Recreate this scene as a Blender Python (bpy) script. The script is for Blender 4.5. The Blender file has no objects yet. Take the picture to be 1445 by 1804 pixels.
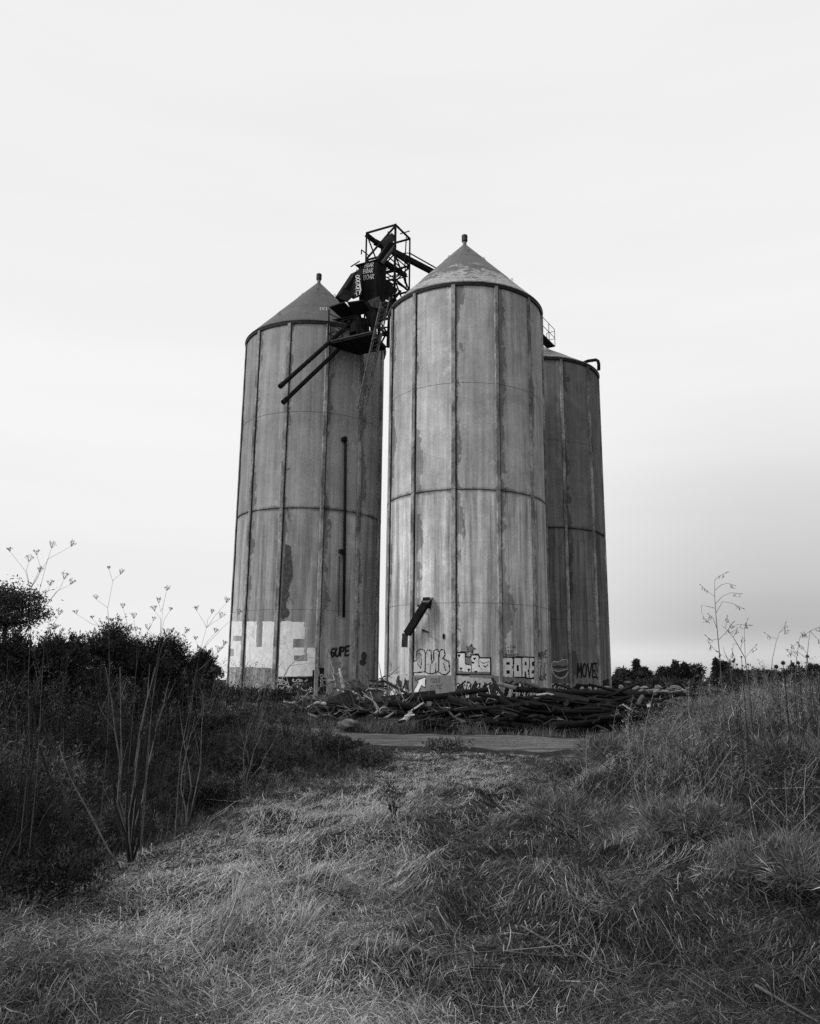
import bpy, math, random
import numpy as np
from mathutils import Matrix, Vector
R_=math.radians
S=bpy.context.scene; COL=S.collection
rng=np.random.default_rng(11); random.seed(11)
EYE=1.75
# ------------------------------------------------------------------ camera
F_PX=1408.0; PITCH=R_(11.955); ROLL=R_(.6137)
FW=np.array([0,math.cos(PITCH),math.sin(PITCH)]); UP0=np.array([0,-math.sin(PITCH),math.cos(PITCH)]); RT0=np.array([1.,0,0])
RT=math.cos(ROLL)*RT0+math.sin(ROLL)*UP0; UP=-math.sin(ROLL)*RT0+math.cos(ROLL)*UP0
cd=bpy.data.cameras.new('camera'); cam=bpy.data.objects.new('camera',cd); COL.objects.link(cam)
cd.sensor_fit='VERTICAL'; cd.sensor_height=36; cd.lens=F_PX/1804*36; cd.clip_start=.05; cd.clip_end=6000
cam.matrix_world=Matrix(((RT[0],UP[0],-FW[0],0),(RT[1],UP[1],-FW[1],0),(RT[2],UP[2],-FW[2],EYE),(0,0,0,1)))
S.camera=cam
def ray(px,py): return FW+RT*(px-722.5)/F_PX-UP*(py-902)/F_PX
def at(px,py,Y):
    d=ray(px,py); return d*Y/d[1]+np.array([0,0,EYE])
def onz(px,py,z):
    d=ray(px,py); return d*(z-EYE)/d[2]+np.array([0,0,EYE])
# ------------------------------------------------------------------ world and light
S.view_settings.view_transform='Standard'; S.view_settings.look='None'; S.view_settings.exposure=0; S.view_settings.gamma=1
SUN_EL,SUN_AZ=R_(38),R_(-112)        # azimuth from +Y towards +X
w=bpy.data.worlds.new('World'); S.world=w; w.use_nodes=True
def world():
    nt=w.node_tree; N=nt.nodes; K=nt.links; N.clear()
    out=N.new('ShaderNodeOutputWorld'); bg=N.new('ShaderNodeBackground'); K.new(bg.outputs[0],out.inputs[0]); bg.inputs[1].default_value=.1
    sky=N.new('ShaderNodeTexSky'); sky.sky_type='NISHITA'; sky.sun_disc=False; sky.sun_elevation=SUN_EL; sky.sun_rotation=SUN_AZ
    bw=N.new('ShaderNodeRGBToBW'); K.new(sky.outputs[0],bw.inputs[0])
    tc=N.new('ShaderNodeTexCoord'); sp=N.new('ShaderNodeSeparateXYZ'); K.new(tc.outputs['Generated'],sp.inputs[0])
    def M(op,a,b=None,c=None):
        n=N.new('ShaderNodeMath'); n.operation=op
        for i,v in enumerate((a,b,c)):
            if v is None: continue
            if isinstance(v,(int,float)): n.inputs[i].default_value=v
            else: K.new(v,n.inputs[i])
        return n.outputs[0]
    def MR(v,a,b,c,d):
        n=N.new('ShaderNodeMapRange'); n.interpolation_type='SMOOTHSTEP'; n.inputs[1].default_value=a; n.inputs[2].default_value=b; n.inputs[3].default_value=c; n.inputs[4].default_value=d
        K.new(v,n.inputs[0]); return n.outputs[0]
    x,y,z=sp.outputs
    base=MR(z,-.02,.3,.80,.885)
    base=M('MULTIPLY',base,MR(z,.3,.62,1,.965))
    right=M('MULTIPLY',MR(x,.06,.42,0,1),MR(z,.0,.42,1,0))
    val=M('MULTIPLY',base,M('SUBTRACT',1,M('MULTIPLY',right,.42)))
    # stretched cloud layers
    mp=N.new('ShaderNodeMapping'); mp.inputs['Scale'].default_value=(1.2,1.2,9); K.new(tc.outputs['Generated'],mp.inputs[0])
    nz=N.new('ShaderNodeTexNoise'); nz.inputs['Scale'].default_value=1.6; nz.inputs['Detail'].default_value=4; K.new(mp.outputs[0],nz.inputs[0])
    val=M('MULTIPLY',val,MR(nz.outputs[0],.3,.7,.98,1.012))
    # brighter band just over the horizon, darker bar above it
    band=M('MULTIPLY',MR(z,.012,.03,0,1),MR(z,.034,.056,1,0))
    val=M('ADD',val,M('MULTIPLY',M('MULTIPLY',band,MR(x,.05,.3,.2,1)),.11))
    bar=M('MULTIPLY',MR(z,.05,.068,0,1),MR(z,.07,.12,1,0))
    val=M('SUBTRACT',val,M('MULTIPLY',M('MULTIPLY',bar,MR(x,.15,.4,0,1)),.05))
    mix=N.new('ShaderNodeMix'); mix.data_type='FLOAT'; mix.inputs[0].default_value=.94
    K.new(bw.outputs[0],mix.inputs[2]); K.new(M('MULTIPLY',val,10.75),mix.inputs[3])
    side=M('SUBTRACT',MR(y,-.9,.1,1.06,1),M('MULTIPLY',M('MULTIPLY',MR(x,-.1,.6,0,1),MR(y,-.1,.6,1,0)),.58))
    v=M('MULTIPLY',M('MULTIPLY',mix.outputs[0],side),MR(z,-.03,-.005,.2,1))
    K.new(v,bg.inputs[0])
world()
sd=bpy.data.lights.new('sun','SUN'); sd.energy=1.5; sd.angle=R_(14); so=bpy.data.objects.new('sun',sd); COL.objects.link(so)
sv=Vector((math.cos(SUN_EL)*math.sin(SUN_AZ),math.cos(SUN_EL)*math.cos(SUN_AZ),math.sin(SUN_EL)))
so.rotation_euler=sv.to_track_quat('Z','Y').to_euler()
# ------------------------------------------------------------------ materials (the place is photographed in black and white: neutral greys)
class G:
    def __init__(s,name,rough=.85,spec=.2):
        s.m=bpy.data.materials.new(name); s.m.use_nodes=True; s.N=s.m.node_tree.nodes; s.K=s.m.node_tree.links
        s.b=s.N['Principled BSDF']; s.b.inputs['Roughness'].default_value=rough; s.b.inputs['Specular IOR Level'].default_value=spec
    def put(s,n,i,v):
        if isinstance(v,(int,float)): n.inputs[i].default_value=v
        elif isinstance(v,tuple): n.inputs[i].default_value=v
        else: s.K.new(v,n.inputs[i])
    def M(s,op,a,b=None,c=None):
        n=s.N.new('ShaderNodeMath'); n.operation=op
        for i,v in enumerate((a,b,c)):
            if v is not None: s.put(n,i,v)
        return n.outputs[0]
    def MR(s,v,a,b,c,d,st=True):
        n=s.N.new('ShaderNodeMapRange'); n.interpolation_type='SMOOTHSTEP' if st else 'LINEAR'
        for i,q in enumerate((v,a,b,c,d)): s.put(n,i,q)
        return n.outputs[0]
    def noise(s,vec,scale,detail=4,rough=.55,dist=0):
        n=s.N.new('ShaderNodeTexNoise'); n.inputs['Scale'].default_value=scale; n.inputs['Detail'].default_value=detail; n.inputs['Roughness'].default_value=rough; n.inputs['Distortion'].default_value=dist
        if vec is not None: s.K.new(vec,n.inputs['Vector'])
        return n.outputs[0]
    def obj(s): return s.N.new('ShaderNodeTexCoord').outputs['Object']
    def scaled(s,vec,sc):
        n=s.N.new('ShaderNodeMapping'); n.inputs['Scale'].default_value=sc; s.K.new(vec,n.inputs[0]); return n.outputs[0]
    def comb(s,x,y,z):
        n=s.N.new('ShaderNodeCombineXYZ'); s.put(n,0,x); s.put(n,1,y); s.put(n,2,z); return n.outputs[0]
    def sep(s,v):
        n=s.N.new('ShaderNodeSeparateXYZ'); s.K.new(v,n.inputs[0]); return n.outputs
    def bump(s,h,st,d=.02):
        n=s.N.new('ShaderNodeBump'); n.inputs['Strength'].default_value=st; n.inputs['Distance'].default_value=d; s.K.new(h,n.inputs['Height']); s.K.new(n.outputs[0],s.b.inputs['Normal'])
    def col(s,v):
        s.put(s.b,'Base Color',v if not isinstance(v,(int,float)) else (v,v,v,1)); return s.m
def mk(name,base,var=.35,scale=3,rough=.85,stretch=(1,1,1),bump=.3,metal=0,spec=.2,rnd=0):
    g=G(name,rough,spec); o=g.scaled(g.obj(),stretch); n=g.noise(o,scale,6,.6); n2=g.noise(o,scale*7,4,.6)
    v=g.MR(n,.3,.7,base*(1-var),base*(1+var)); v=g.M('MULTIPLY',v,g.MR(n2,.3,.7,1-var*.5,1+var*.5))
    if rnd:
        oi=g.N.new('ShaderNodeObjectInfo').outputs['Random']; v=g.M('MULTIPLY',v,g.MR(oi,0,1,1-rnd,1+rnd,False))
    g.b.inputs['Metallic'].default_value=metal
    if bump: g.bump(n2,bump)
    return g.col(v)
def mk_tone(name,base,rough=.8,spec=.15,trans=0):
    g=G(name,rough,spec); a=g.N.new('ShaderNodeAttribute'); a.attribute_name='tone'
    return g.col(g.M('MULTIPLY',a.outputs['Fac'],base))
def concrete(name,base,seed,dirt=1.0,flake=1.0):
    g=G(name,.9,.15); uv=g.N.new('ShaderNodeUVMap').outputs[0]; s=g.sep(uv); u,v=s[0],s[1]
    pu=g.M('FLOOR',u); fr=g.M('SUBTRACT',u,pu); um=g.M('MULTIPLY',u,2.09); us=g.M('ADD',um,seed*13.7)
    tier=g.M('FLOOR',g.M('DIVIDE',v,10.4))
    st=g.noise(g.comb(g.M('MULTIPLY',us,1.6),g.M('MULTIPLY',v,.07),seed),1.7,5,.6,.15)
    fs=g.noise(g.comb(g.M('MULTIPLY',us,6.5),g.M('MULTIPLY',v,.16),seed+3),1.5,4,.6)
    bl=g.noise(g.comb(us,v,seed+7),.55,5,.62,.4)
    gr=g.noise(g.comb(us,v,seed+9),9,6,.7)
    fine=g.noise(g.comb(us,v,seed+2),45,3,.6)
    wn=g.N.new('ShaderNodeTexWhiteNoise'); wn.noise_dimensions='3D'; g.put(wn,0,g.comb(pu,tier,seed))
    low=g.MR(v,10.0,10.5,1.35,.62)            # lower tier is streakier
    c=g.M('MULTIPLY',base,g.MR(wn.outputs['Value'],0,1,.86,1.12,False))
    def amp(n,lo,hi,k,w=None):
        d=g.M('MULTIPLY',g.MR(n,lo,hi,-1,1),k*dirt)
        if w is not None: d=g.M('MULTIPLY',d,w)
        return g.M('ADD',1,d)
    md=g.noise(g.comb(us,g.M('MULTIPLY',v,.7),seed+12),2.3,6,.68,.6)
    c=g.M('MULTIPLY',c,amp(st,.33,.67,.25,low)); c=g.M('MULTIPLY',c,amp(fs,.3,.7,.055,low)); c=g.M('MULTIPLY',c,amp(bl,.3,.7,.13)); c=g.M('MULTIPLY',c,amp(md,.32,.68,.07))
    sk=g.noise(g.comb(g.M('MULTIPLY',us,3.4),g.M('MULTIPLY',v,.13),seed+51),1.6,6,.68,.25); skm=g.MR(sk,.54,.6,0,1); c=g.M('MULTIPLY',c,g.M('SUBTRACT',1,g.M('MULTIPLY',g.M('MULTIPLY',skm,low),.2*dirt))); sk2=g.MR(sk,.36,.41,1,0); c=g.M('MULTIPLY',c,g.M('ADD',1,g.M('MULTIPLY',g.M('MULTIPLY',sk2,low),.16))); c=g.M('MULTIPLY',c,amp(gr,.3,.7,.1)); c=g.M('MULTIPLY',c,amp(fine,.3,.7,.07))
    # dark water drips
    dr=g.noise(g.comb(g.M('MULTIPLY',us,9),g.M('MULTIPLY',v,.25),seed+21),1.2,3,.5); drm=g.M('MULTIPLY',g.MR(dr,.62,.72,0,1),g.MR(bl,.45,.6,0,1)); c=g.M('MULTIPLY',c,g.M('SUBTRACT',1,g.M('MULTIPLY',drm,.2)))
    # flaking coat along one edge of a panel: ragged dark patches
    fn=g.noise(g.comb(g.M('MULTIPLY',us,1.5),g.M('MULTIPLY',v,.75),seed+31),1.3,7,.66,.8); lo=g.noise(g.comb(pu,g.M('MULTIPLY',v,.16),seed+5),1.7,3,.5)
    e=g.M('ADD',g.M('SUBTRACT',fn,g.M('MULTIPLY',fr,1.25)),g.M('MULTIPLY',g.M('SUBTRACT',lo,.5),.9))
    fm=g.MR(e,.34,.362,0,1); c=g.M('MULTIPLY',c,g.M('SUBTRACT',1,g.M('MULTIPLY',fm,0.48*flake)))
    lt=g.noise(g.comb(g.M('MULTIPLY',us,1.2),g.M('MULTIPLY',v,.6),seed+61),1.1,7,.66,.7); ltm=g.MR(g.M('ADD',lt,g.M('MULTIPLY',g.M('SUBTRACT',fr,1),.45)),.5,.515,0,1); c=g.M('MULTIPLY',c,g.M('ADD',1,g.M('MULTIPLY',ltm,.22)))
    fm2=g.MR(fn,.66,.675,0,1); c=g.M('MULTIPLY',c,g.M('SUBTRACT',1,g.M('MULTIPLY',fm2,.22*flake)))
    # grime caught at ribs and joints
    en=g.noise(g.comb(us,g.M('MULTIPLY',v,.6),seed+41),2.5,4,.6); ed=g.M('MINIMUM',fr,g.M('SUBTRACT',1,fr))
    c=g.M('MULTIPLY',c,g.MR(g.M('ADD',ed,g.M('MULTIPLY',g.M('SUBTRACT',en,.5),.14)),.015,.06,.78,1))
    jz=g.M('ABSOLUTE',g.M('SUBTRACT',v,10.4)); c=g.M('MULTIPLY',c,g.MR(g.M('ADD',jz,g.M('MULTIPLY',g.M('SUBTRACT',g.noise(g.comb(us,v,seed),1.6,5,.65),.5),.5)),0.0,.2,.42,1))
    g.bump(g.M('ADD',gr,g.M('MULTIPLY',fm,.6)),.25,.02)
    return g.col(c)
def roofmat(name,base,peel,seed):
    g=G(name,.55,.4); o=g.obj(); s=g.sep(o); z=s[2]
    ang=g.M('ARCTAN2',s[0],s[1]); a4=g.M('MULTIPLY',ang,3)
    n=g.noise(g.comb(a4,g.M('MULTIPLY',z,2.0),seed),1.5,8,.72,.9); n2=g.noise(o,6,5,.6); n3=g.noise(g.comb(g.M('MULTIPLY',ang,9),g.M('MULTIPLY',z,.5),seed),2,4,.6)
    c=g.M('MULTIPLY',g.MR(n2,.3,.7,base*.85,base*1.15),g.MR(n3,.3,.7,.85,1.15))
    band=g.M('ADD',n,g.MR(z,20.9,23.6,.1*peel,-.1*peel)); band=g.M('SUBTRACT',band,g.M('MULTIPLY',g.MR(g.M('ABSOLUTE',g.M('SUBTRACT',z,23.3)),.0,.55,1,0),.3*peel))
    m=g.MR(band,.52,.56,0,1); c=g.M('ADD',c,g.M('MULTIPLY',g.M('MULTIPLY',m,peel),g.MR(n2,.3,.7,.14,.34)))
    dk=g.MR(g.noise(g.comb(a4,g.M('MULTIPLY',z,3),seed+4),2.2,6,.7),.58,.64,0,1); c=g.M('MULTIPLY',c,g.M('SUBTRACT',1,g.M('MULTIPLY',dk,.5*peel)))
    g.bump(n2,.15); return g.col(c)
M_={}
M_['steel']=mk('dark_steel',.012,.5,4,.8,spec=.12)
M_['steel2']=mk('weathered_steel',.055,.5,5,.7,spec=.25)
M_['rustsheet']=mk('rusted_sheet',.014,.5,3,.8,(1,1,.3),spec=.12)
M_['galv']=mk('galvanised_metal',.22,.25,3,.5)
M_['ladder']=mk('ladder_metal',.1,.4,4,.7)
M_['rim']=mk('eave_rim_metal',.03,.4,6,.6)
def paintmat(name,base,scuff):
    g=G(name,.8,.2); o=g.obj(); n=g.noise(o,1.7,7,.7,.4); n2=g.noise(g.scaled(o,(1,1,.4)),7,5,.65)
    c=g.M('MULTIPLY',base,g.MR(n2,.3,.75,1.05,.72)); m=g.MR(n,.6,.64,0,1); c=g.M('MULTIPLY',c,g.M('SUBTRACT',1,g.M('MULTIPLY',m,scuff))); n3=g.noise(o,4.5,8,.75,.8); c=g.M('MULTIPLY',c,g.M('SUBTRACT',1,g.M('MULTIPLY',g.MR(n3,.62,.65,0,1),scuff*.9))); return g.col(c)
M_['white']=paintmat('white_paint',.92,.3); M_['pale']=paintmat('pale_paint',.55,.4); M_['grey']=paintmat('grey_paint',.24,.3); M_['black']=paintmat('black_paint',.014,.0); M_['dgrey']=paintmat('dark_grey_paint',.07,.3)
M_['whitetag']=paintmat('white_tag_paint',.75,.1)
M_['flake']=mk('flaked_coating',.075,.4,6,.9)
M_['log']=mk('dark_wood',.013,.55,3,.9,(1,6,6),.8,rnd=.55)
M_['cut']=mk('cut_wood',.022,.4,6,.9,rnd=.3)
M_['pale_wood']=mk('bleached_wood',.42,.35,5,.85,(1,1,.5),.6,rnd=.25)
M_['grey_wood']=mk('grey_wood',.1,.45,5,.85,(1,1,1),.6,rnd=.4)
M_['bark']=mk('dark_bark',.03,.5,6,.9,(1,1,.4),.6)
M_['rock']=mk('pale_rock',.17,.4,3,.9,(1,1,1),.7,rnd=.3)
M_['dstem']=mk('dark_stem',.02,.4,8,.85); M_['pstem']=mk('pale_stem',.13,.4,8,.85); M_['skystem']=mk('dry_stem',.09,.4,8,.85)
M_['grass']=mk_tone('dry_grass',.30); M_['straw']=mk_tone('mown_straw',.30); M_['weed']=mk_tone('weed_leaves',.108); M_['bushleaf']=mk_tone('bush_leaves',.028); M_['treeleaf']=mk_tone('tree_leaves',.05)
M_['fartree']=mk_tone('far_tree_leaves',.03)
# ------------------------------------------------------------------ object helpers
def tag(o,label=None,cat=None,group=None,kind=None):
    if label: o['label']=label
    if cat: o['category']=cat
    if group: o['group']=group
    if kind: o['kind']=kind
    return o
def thing(name,label,cat,loc=(0,0,0),group=None):
    o=bpy.data.objects.new(name,None); COL.objects.link(o); o.location=[float(q) for q in loc]; o.empty_display_size=.2
    ORG[o.name]=np.array(loc,float); return tag(o,label,cat,group)
ORG={}
class MB:
    """collects world-space geometry; build() links it as ONE mesh object"""
    def __init__(s): s.v=[]; s.f=[]; s.m=[]; s.mi=0
    def add(s,V,Fs):
        b=len(s.v); s.v+= [tuple(float(c) for c in p) for p in V]; s.f+=[tuple(b+i for i in f) for f in Fs]; s.m+=[s.mi]*len(Fs); return s
    def beam(s,p,q,w,h=None,up=(0,0,1)):
        p,q=np.array(p,float),np.array(q,float); h=h or w; d=q-p; d/=np.linalg.norm(d); u=np.array(up,float)
        if abs(d@u)>.97: u=np.array([.6,.8,0])
        a=np.cross(d,u); a/=np.linalg.norm(a); b=np.cross(a,d); V=[]
        for e in (p,q):
            for i,j in ((-1,-1),(1,-1),(1,1),(-1,1)): V.append(e+a*i*w/2+b*j*h/2)
        return s.add(V,[(0,1,2,3),(7,6,5,4),(0,4,5,1),(1,5,6,2),(2,6,7,3),(3,7,4,0)])
    def prism(s,pts,thick):
        pts=[np.array(p,float) for p in pts]; n=np.cross(pts[1]-pts[0],pts[2]-pts[0]); n/=np.linalg.norm(n); k=len(pts)
        V=[p+n*thick/2 for p in pts]+[p-n*thick/2 for p in pts]
        return s.add(V,[tuple(range(k)),tuple(range(2*k-1,k-1,-1))]+[(i,i+k,(i+1)%k+k,(i+1)%k) for i in range(k)])
    def tube(s,pts,r,n=8,cap=True,capmat=None,jit=0):
        pts=[np.array(p,float) for p in pts]; k=len(pts); rr=[r]*k if isinstance(r,(int,float)) else list(r); V=[]; a=None
        for i,p in enumerate(pts):
            d=pts[min(i+1,k-1)]-pts[max(i-1,0)]; d/=np.linalg.norm(d)+1e-9
            if a is None:
                u=np.array([0,0,1.]) if abs(d[2])<.9 else np.array([1.,0,0]); a=np.cross(d,u)
            a=a-d*(a@d); a/=np.linalg.norm(a)+1e-9; b=np.cross(d,a)
            for j in range(n):
                t=2*math.pi*j/n; q=rr[i]*(1+(random.uniform(-jit,jit) if jit else 0)); V.append(p+a*math.cos(t)*q+b*math.sin(t)*q)
        Fs=[(i*n+j,i*n+(j+1)%n,(i+1)*n+(j+1)%n,(i+1)*n+j) for i in range(k-1) for j in range(n)]
        s.add(V,Fs)
        if cap:
            b=len(s.v)-len(V); keep=s.mi
            if capmat is not None: s.mi=capmat
            s.f+=[tuple(b+j for j in range(n-1,-1,-1)),tuple(b+(k-1)*n+j for j in range(n))]; s.m+=[s.mi]*2; s.mi=keep
        return s
    def lathe(s,prof,c,n=48):
        V=[(c[0]+r*math.sin(2*math.pi*j/n),c[1]-r*math.cos(2*math.pi*j/n),c[2]+z) for r,z in prof for j in range(n)]
        return s.add(V,[(i*n+j,i*n+(j+1)%n,(i+1)*n+(j+1)%n,(i+1)*n+j) for i in range(len(prof)-1) for j in range(n)])
    def strip(s,pts,nrm,wd):
        nrm=np.array(nrm,float); pts=[np.array(p,float) for p in pts]; V=[]
        for i,p in enumerate(pts):
            d=pts[min(i+1,len(pts)-1)]-pts[max(i-1,0)]; a=np.cross(d,nrm); a/=np.linalg.norm(a)+1e-9; V+=[p+a*wd/2,p-a*wd/2]
        return s.add(V,[(2*i,2*i+1,2*i+3,2*i+2) for i in range(len(pts)-1)])
    def build(s,name,mats,parent=None,origin=None,smooth=False):
        me=bpy.data.meshes.new(name)
        if parent is not None: o0=ORG[parent.name]
        else: o0=np.array(origin if origin is not None else (0,0,0),float)
        V=np.array(s.v,float)-o0
        me.from_pydata(V.tolist(),[],s.f)
        if not isinstance(mats,(list,tuple)): mats=[mats]
        for m in mats: me.materials.append(m)
        if len(mats)>1: me.polygons.foreach_set('material_index',s.m)
        if smooth: me.polygons.foreach_set('use_smooth',[True]*len(s.f))
        o=bpy.data.objects.new(name,me); COL.objects.link(o); ORG[o.name]=o0
        if parent is not None:
            o.parent=parent
        else: o.location=o0.tolist()
        return o
def npmesh(name,V,Q,mat,tone=None,parent=None,origin=(0,0,0),uv=None,smooth=False):
    """quad mesh from arrays: one object"""
    o0=ORG[parent.name] if parent is not None else np.array(origin,float)
    V=np.asarray(V,float).reshape(-1,3)-o0; Q=np.asarray(Q,np.int32).reshape(-1,4)
    me=bpy.data.meshes.new(name); me.vertices.add(len(V)); me.vertices.foreach_set('co',V.astype(np.float32).ravel())
    me.loops.add(len(Q)*4); me.loops.foreach_set('vertex_index',Q.ravel()); me.polygons.add(len(Q)); me.polygons.foreach_set('loop_start',np.arange(len(Q),dtype=np.int32)*4)
    if smooth: me.polygons.foreach_set('use_smooth',np.ones(len(Q),bool))
    me.update(calc_edges=True)
    for m in (mat if isinstance(mat,(list,tuple)) else [mat]): me.materials.append(m)
    if tone is not None:
        a=me.attributes.new('tone','FLOAT','POINT'); a.data.foreach_set('value',np.asarray(tone,np.float32).ravel())
    if uv is not None:
        l=me.uv_layers.new(name='UVMap'); l.data.foreach_set('uv',np.asarray(uv,np.float32)[Q.ravel()].ravel())
    o=bpy.data.objects.new(name,me); COL.objects.link(o); ORG[o.name]=o0
    if parent is not None: o.parent=parent
    else: o.location=o0.tolist()
    return o
def ribbons(C,W,tone,side=None):
    """C (N,K,3) centre lines, W (N,K) widths -> verts, quads, tone"""
    N,K=C.shape[:2]
    if side is None:
        a=rng.uniform(0,2*np.pi,N); side=np.stack([np.cos(a),np.sin(a),0*a],1)
    o=side[:,None,:]*W[:,:,None]/2; V=np.stack([C-o,C+o],2).reshape(-1,3)
    b=(np.arange(N)*K*2)[:,None]+(np.arange(K-1)*2)[None,:]; Q=np.stack([b,b+1,b+3,b+2],2).reshape(-1,4)
    return V,Q,np.repeat(tone,K*2)
def joinA(L):
    Vs,Qs,Ts=[],[],[]; b=0
    for V,Q,T in L: Vs.append(V); Qs.append(Q+b); Ts.append(T); b+=len(V)
    return np.concatenate(Vs),np.concatenate(Qs),np.concatenate(Ts)
def leaves(c,d,ln,wd,tone):
    """flat leaf quads at c along d"""
    n=len(c); d=d/(np.linalg.norm(d,axis=1,keepdims=True)+1e-9); r=rng.normal(size=(n,3)); s=np.cross(d,r); s/=np.linalg.norm(s,axis=1,keepdims=True)+1e-9
    e=d*ln[:,None]; q=s*wd[:,None]/2; V=np.stack([c-q*.4,c+e*.45-q,c+e,c+e*.45+q],1).reshape(-1,3)
    Q=(np.arange(n)*4)[:,None]+np.arange(4)[None,:]; return V,Q,np.repeat(tone,4)
def vnoise(x,y,sc,seed=0):
    x=np.asarray(x,float)*sc+seed*17.3; y=np.asarray(y,float)*sc+seed*9.1; xi=np.floor(x); yi=np.floor(y); fx=x-xi; fy=y-yi
    def h(a,b):
        q=np.sin(a*127.1+b*311.7+seed*74.7)*43758.5453; return q-np.floor(q)
    ux=fx*fx*(3-2*fx); uy=fy*fy*(3-2*fy)
    return (h(xi,yi)*(1-ux)+h(xi+1,yi)*ux)*(1-uy)+(h(xi,yi+1)*(1-ux)+h(xi+1,yi+1)*ux)*uy
def sst(a,b,t):
    t=np.clip((np.asarray(t,float)-a)/(b-a),0,1); return t*t*(3-2*t)
# ------------------------------------------------------------------ terrain
YL=[-10,3,5.4,6.7,7.4,8.5,9.5,11.4,13.8,17,20,23.6,27,34,60]; XL=[-2.2,-2.2,-2.5,-3.0,-2.75,-2.75,-2.2,-2.05,-1.5,-.4,-.75,-1.4,-3.0,-5.5,-9]
YR=[-10,3,6,8,9.6,11.5,13.4,17,20.6,24,27,30,60]; XR=[3.4,3.4,3.0,2.0,1.7,1.7,2.1,3.2,5.0,7.2,9.4,12.5,24]
def xl(y): return np.interp(y,YL,XL)
def xr(y): return np.interp(y,YR,XR)
def road_c(x): return 25.4-.2*x+.004*x*x       # centre line Y of the dirt road
def H(x,y):
    x=np.asarray(x,float); y=np.asarray(y,float)
    near=1-sst(45,80,y)
    left=sst(-.2,5.0,xl(y)-x)*.8*(1-sst(24,32,y))
    right=sst(-.2,4.6,x-xr(y))*1.2*sst(4,8.5,y)*(1-sst(20.5,25.5,y))
    bumps=(vnoise(x,y,1.1,1)-.5)*.15+(vnoise(x,y,2.7,2)-.5)*.09+sst(0,2,x-xr(y))*(vnoise(x,y,.8,9)-.4)*.45+sst(0,2,xl(y)-x)*(vnoise(x,y,.8,10)-.5)*.3+(vnoise(x,y,.35,3)-.5)*.16
    hay=1-2*np.abs(vnoise(x,y,1.25,71)-.5); bumps=bumps+(.2*hay**2+.12*vnoise(x,y,2.2,72)**2-.1)*sst(4.0,5.5,y)*(1-sst(11,16,y))*sst(-2.6,-.6,x+.12*(y-4.5))
    rd=np.exp(-((y-road_c(x))/2.9)**4); bumps=bumps*(1-.9*rd)*near*sst(0,1,1+0*x)
    hump=.28*np.exp(-((x-.55)**2/.5+(y-12.2)**2/1.1))+.17*np.exp(-((x-.9)**2/.6+(y-6.7)**2/.5))+.16*np.exp(-((x-2.6)**2/.5+(y-7.6)**2/.6))+.2*np.exp(-((x-3.0)**2/.35+(y-12.0)**2/.5))+.12*np.exp(-((x+.9)**2/1.2+(y-7.3)**2/.7))
    pile=(.4+.2*sst(3,7,x))*sst(27.9,30.2,y)*(1-sst(32.8,35,y))*sst(-7.5,-4.5,x)*(1-sst(11.5,14,x))
    return (left+right+hump+pile)*near+bumps
def axis(a,fine,lo,hi,far,steps):
    g=list(np.arange(lo,hi+1e-6,fine)); e=np.geomspace(1,far,steps)
    return np.array(sorted([lo-(q) for q in e]+g+[hi+q for q in e]))
gx=axis(0,.12,-15,15,2500,26); gy=axis(0,.12,2.5,37,3000,26)
GX,GY=np.meshgrid(gx,gy); GZ=H(GX,GY)
def gridquads(nx,ny):
    i=np.arange(nx-1)[None,:]+np.arange(ny-1)[:,None]*nx; return np.stack([i,i+1,i+nx+1,i+nx],2).reshape(-1,4)
def groundmat():
    g=G('field_soil',.95,.1); o=g.obj(); n=g.noise(o,1.1,7,.65); n2=g.noise(o,14,6,.7); n3=g.noise(g.scaled(o,(1,2.2,1)),60,4,.65)
    c=g.MR(n,.35,.65,.018,.05); c=g.M('MULTIPLY',c,g.MR(n2,.3,.7,.55,1.5)); c=g.M('MULTIPLY',c,g.MR(n3,.35,.65,.6,1.5)); g.bump(g.M('ADD',n2,n3),.8,.04); return g.col(c)
ground=npmesh('ground',np.stack([GX,GY,GZ],2),gridquads(len(gx),len(gy)),groundmat(),smooth=True)
tag(ground,'open field of dry soil around the silos with low banks left and right','ground',kind='structure')
def roadmat():
    g=G('dirt_road',.95,.1); o=g.obj(); n=g.noise(g.scaled(o,(.25,1.6,1)),1.6,6,.6); n2=g.noise(g.scaled(o,(.6,1.6,1)),7,8,.75,.4); n3=g.noise(o,40,5,.7)
    c=g.MR(n,.35,.65,.08,.19); c=g.M('MULTIPLY',c,g.MR(n2,.3,.7,.55,1.4)); c=g.M('MULTIPLY',c,g.MR(n3,.3,.7,.65,1.35)); g.bump(n2,.9,.06); return g.col(c)
rx=np.arange(-22,26,.15); rt_=np.linspace(-1,1,31)
RX,RTT=np.meshgrid(rx,rt_); RY=road_c(RX)+RTT*(2.7+.9*(vnoise(RX,RTT*0,.5,8)-.5)+.6*(vnoise(RX,np.sign(RTT)*3,1.9,18)-.5))
RZ=H(RX,RY)+.012*(1-np.abs(RTT)**6)-.012*np.abs(RTT)**6-.03*np.exp(-((np.abs(RTT)-.42)/.12)**2)*.4+.012
road=npmesh('dirt_road',np.stack([RX,RY,RZ],2),gridquads(len(rx),len(rt_)),roadmat(),smooth=True)
tag(road,'packed dirt track crossing between the grass and the debris heap','road',kind='structure')
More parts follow.
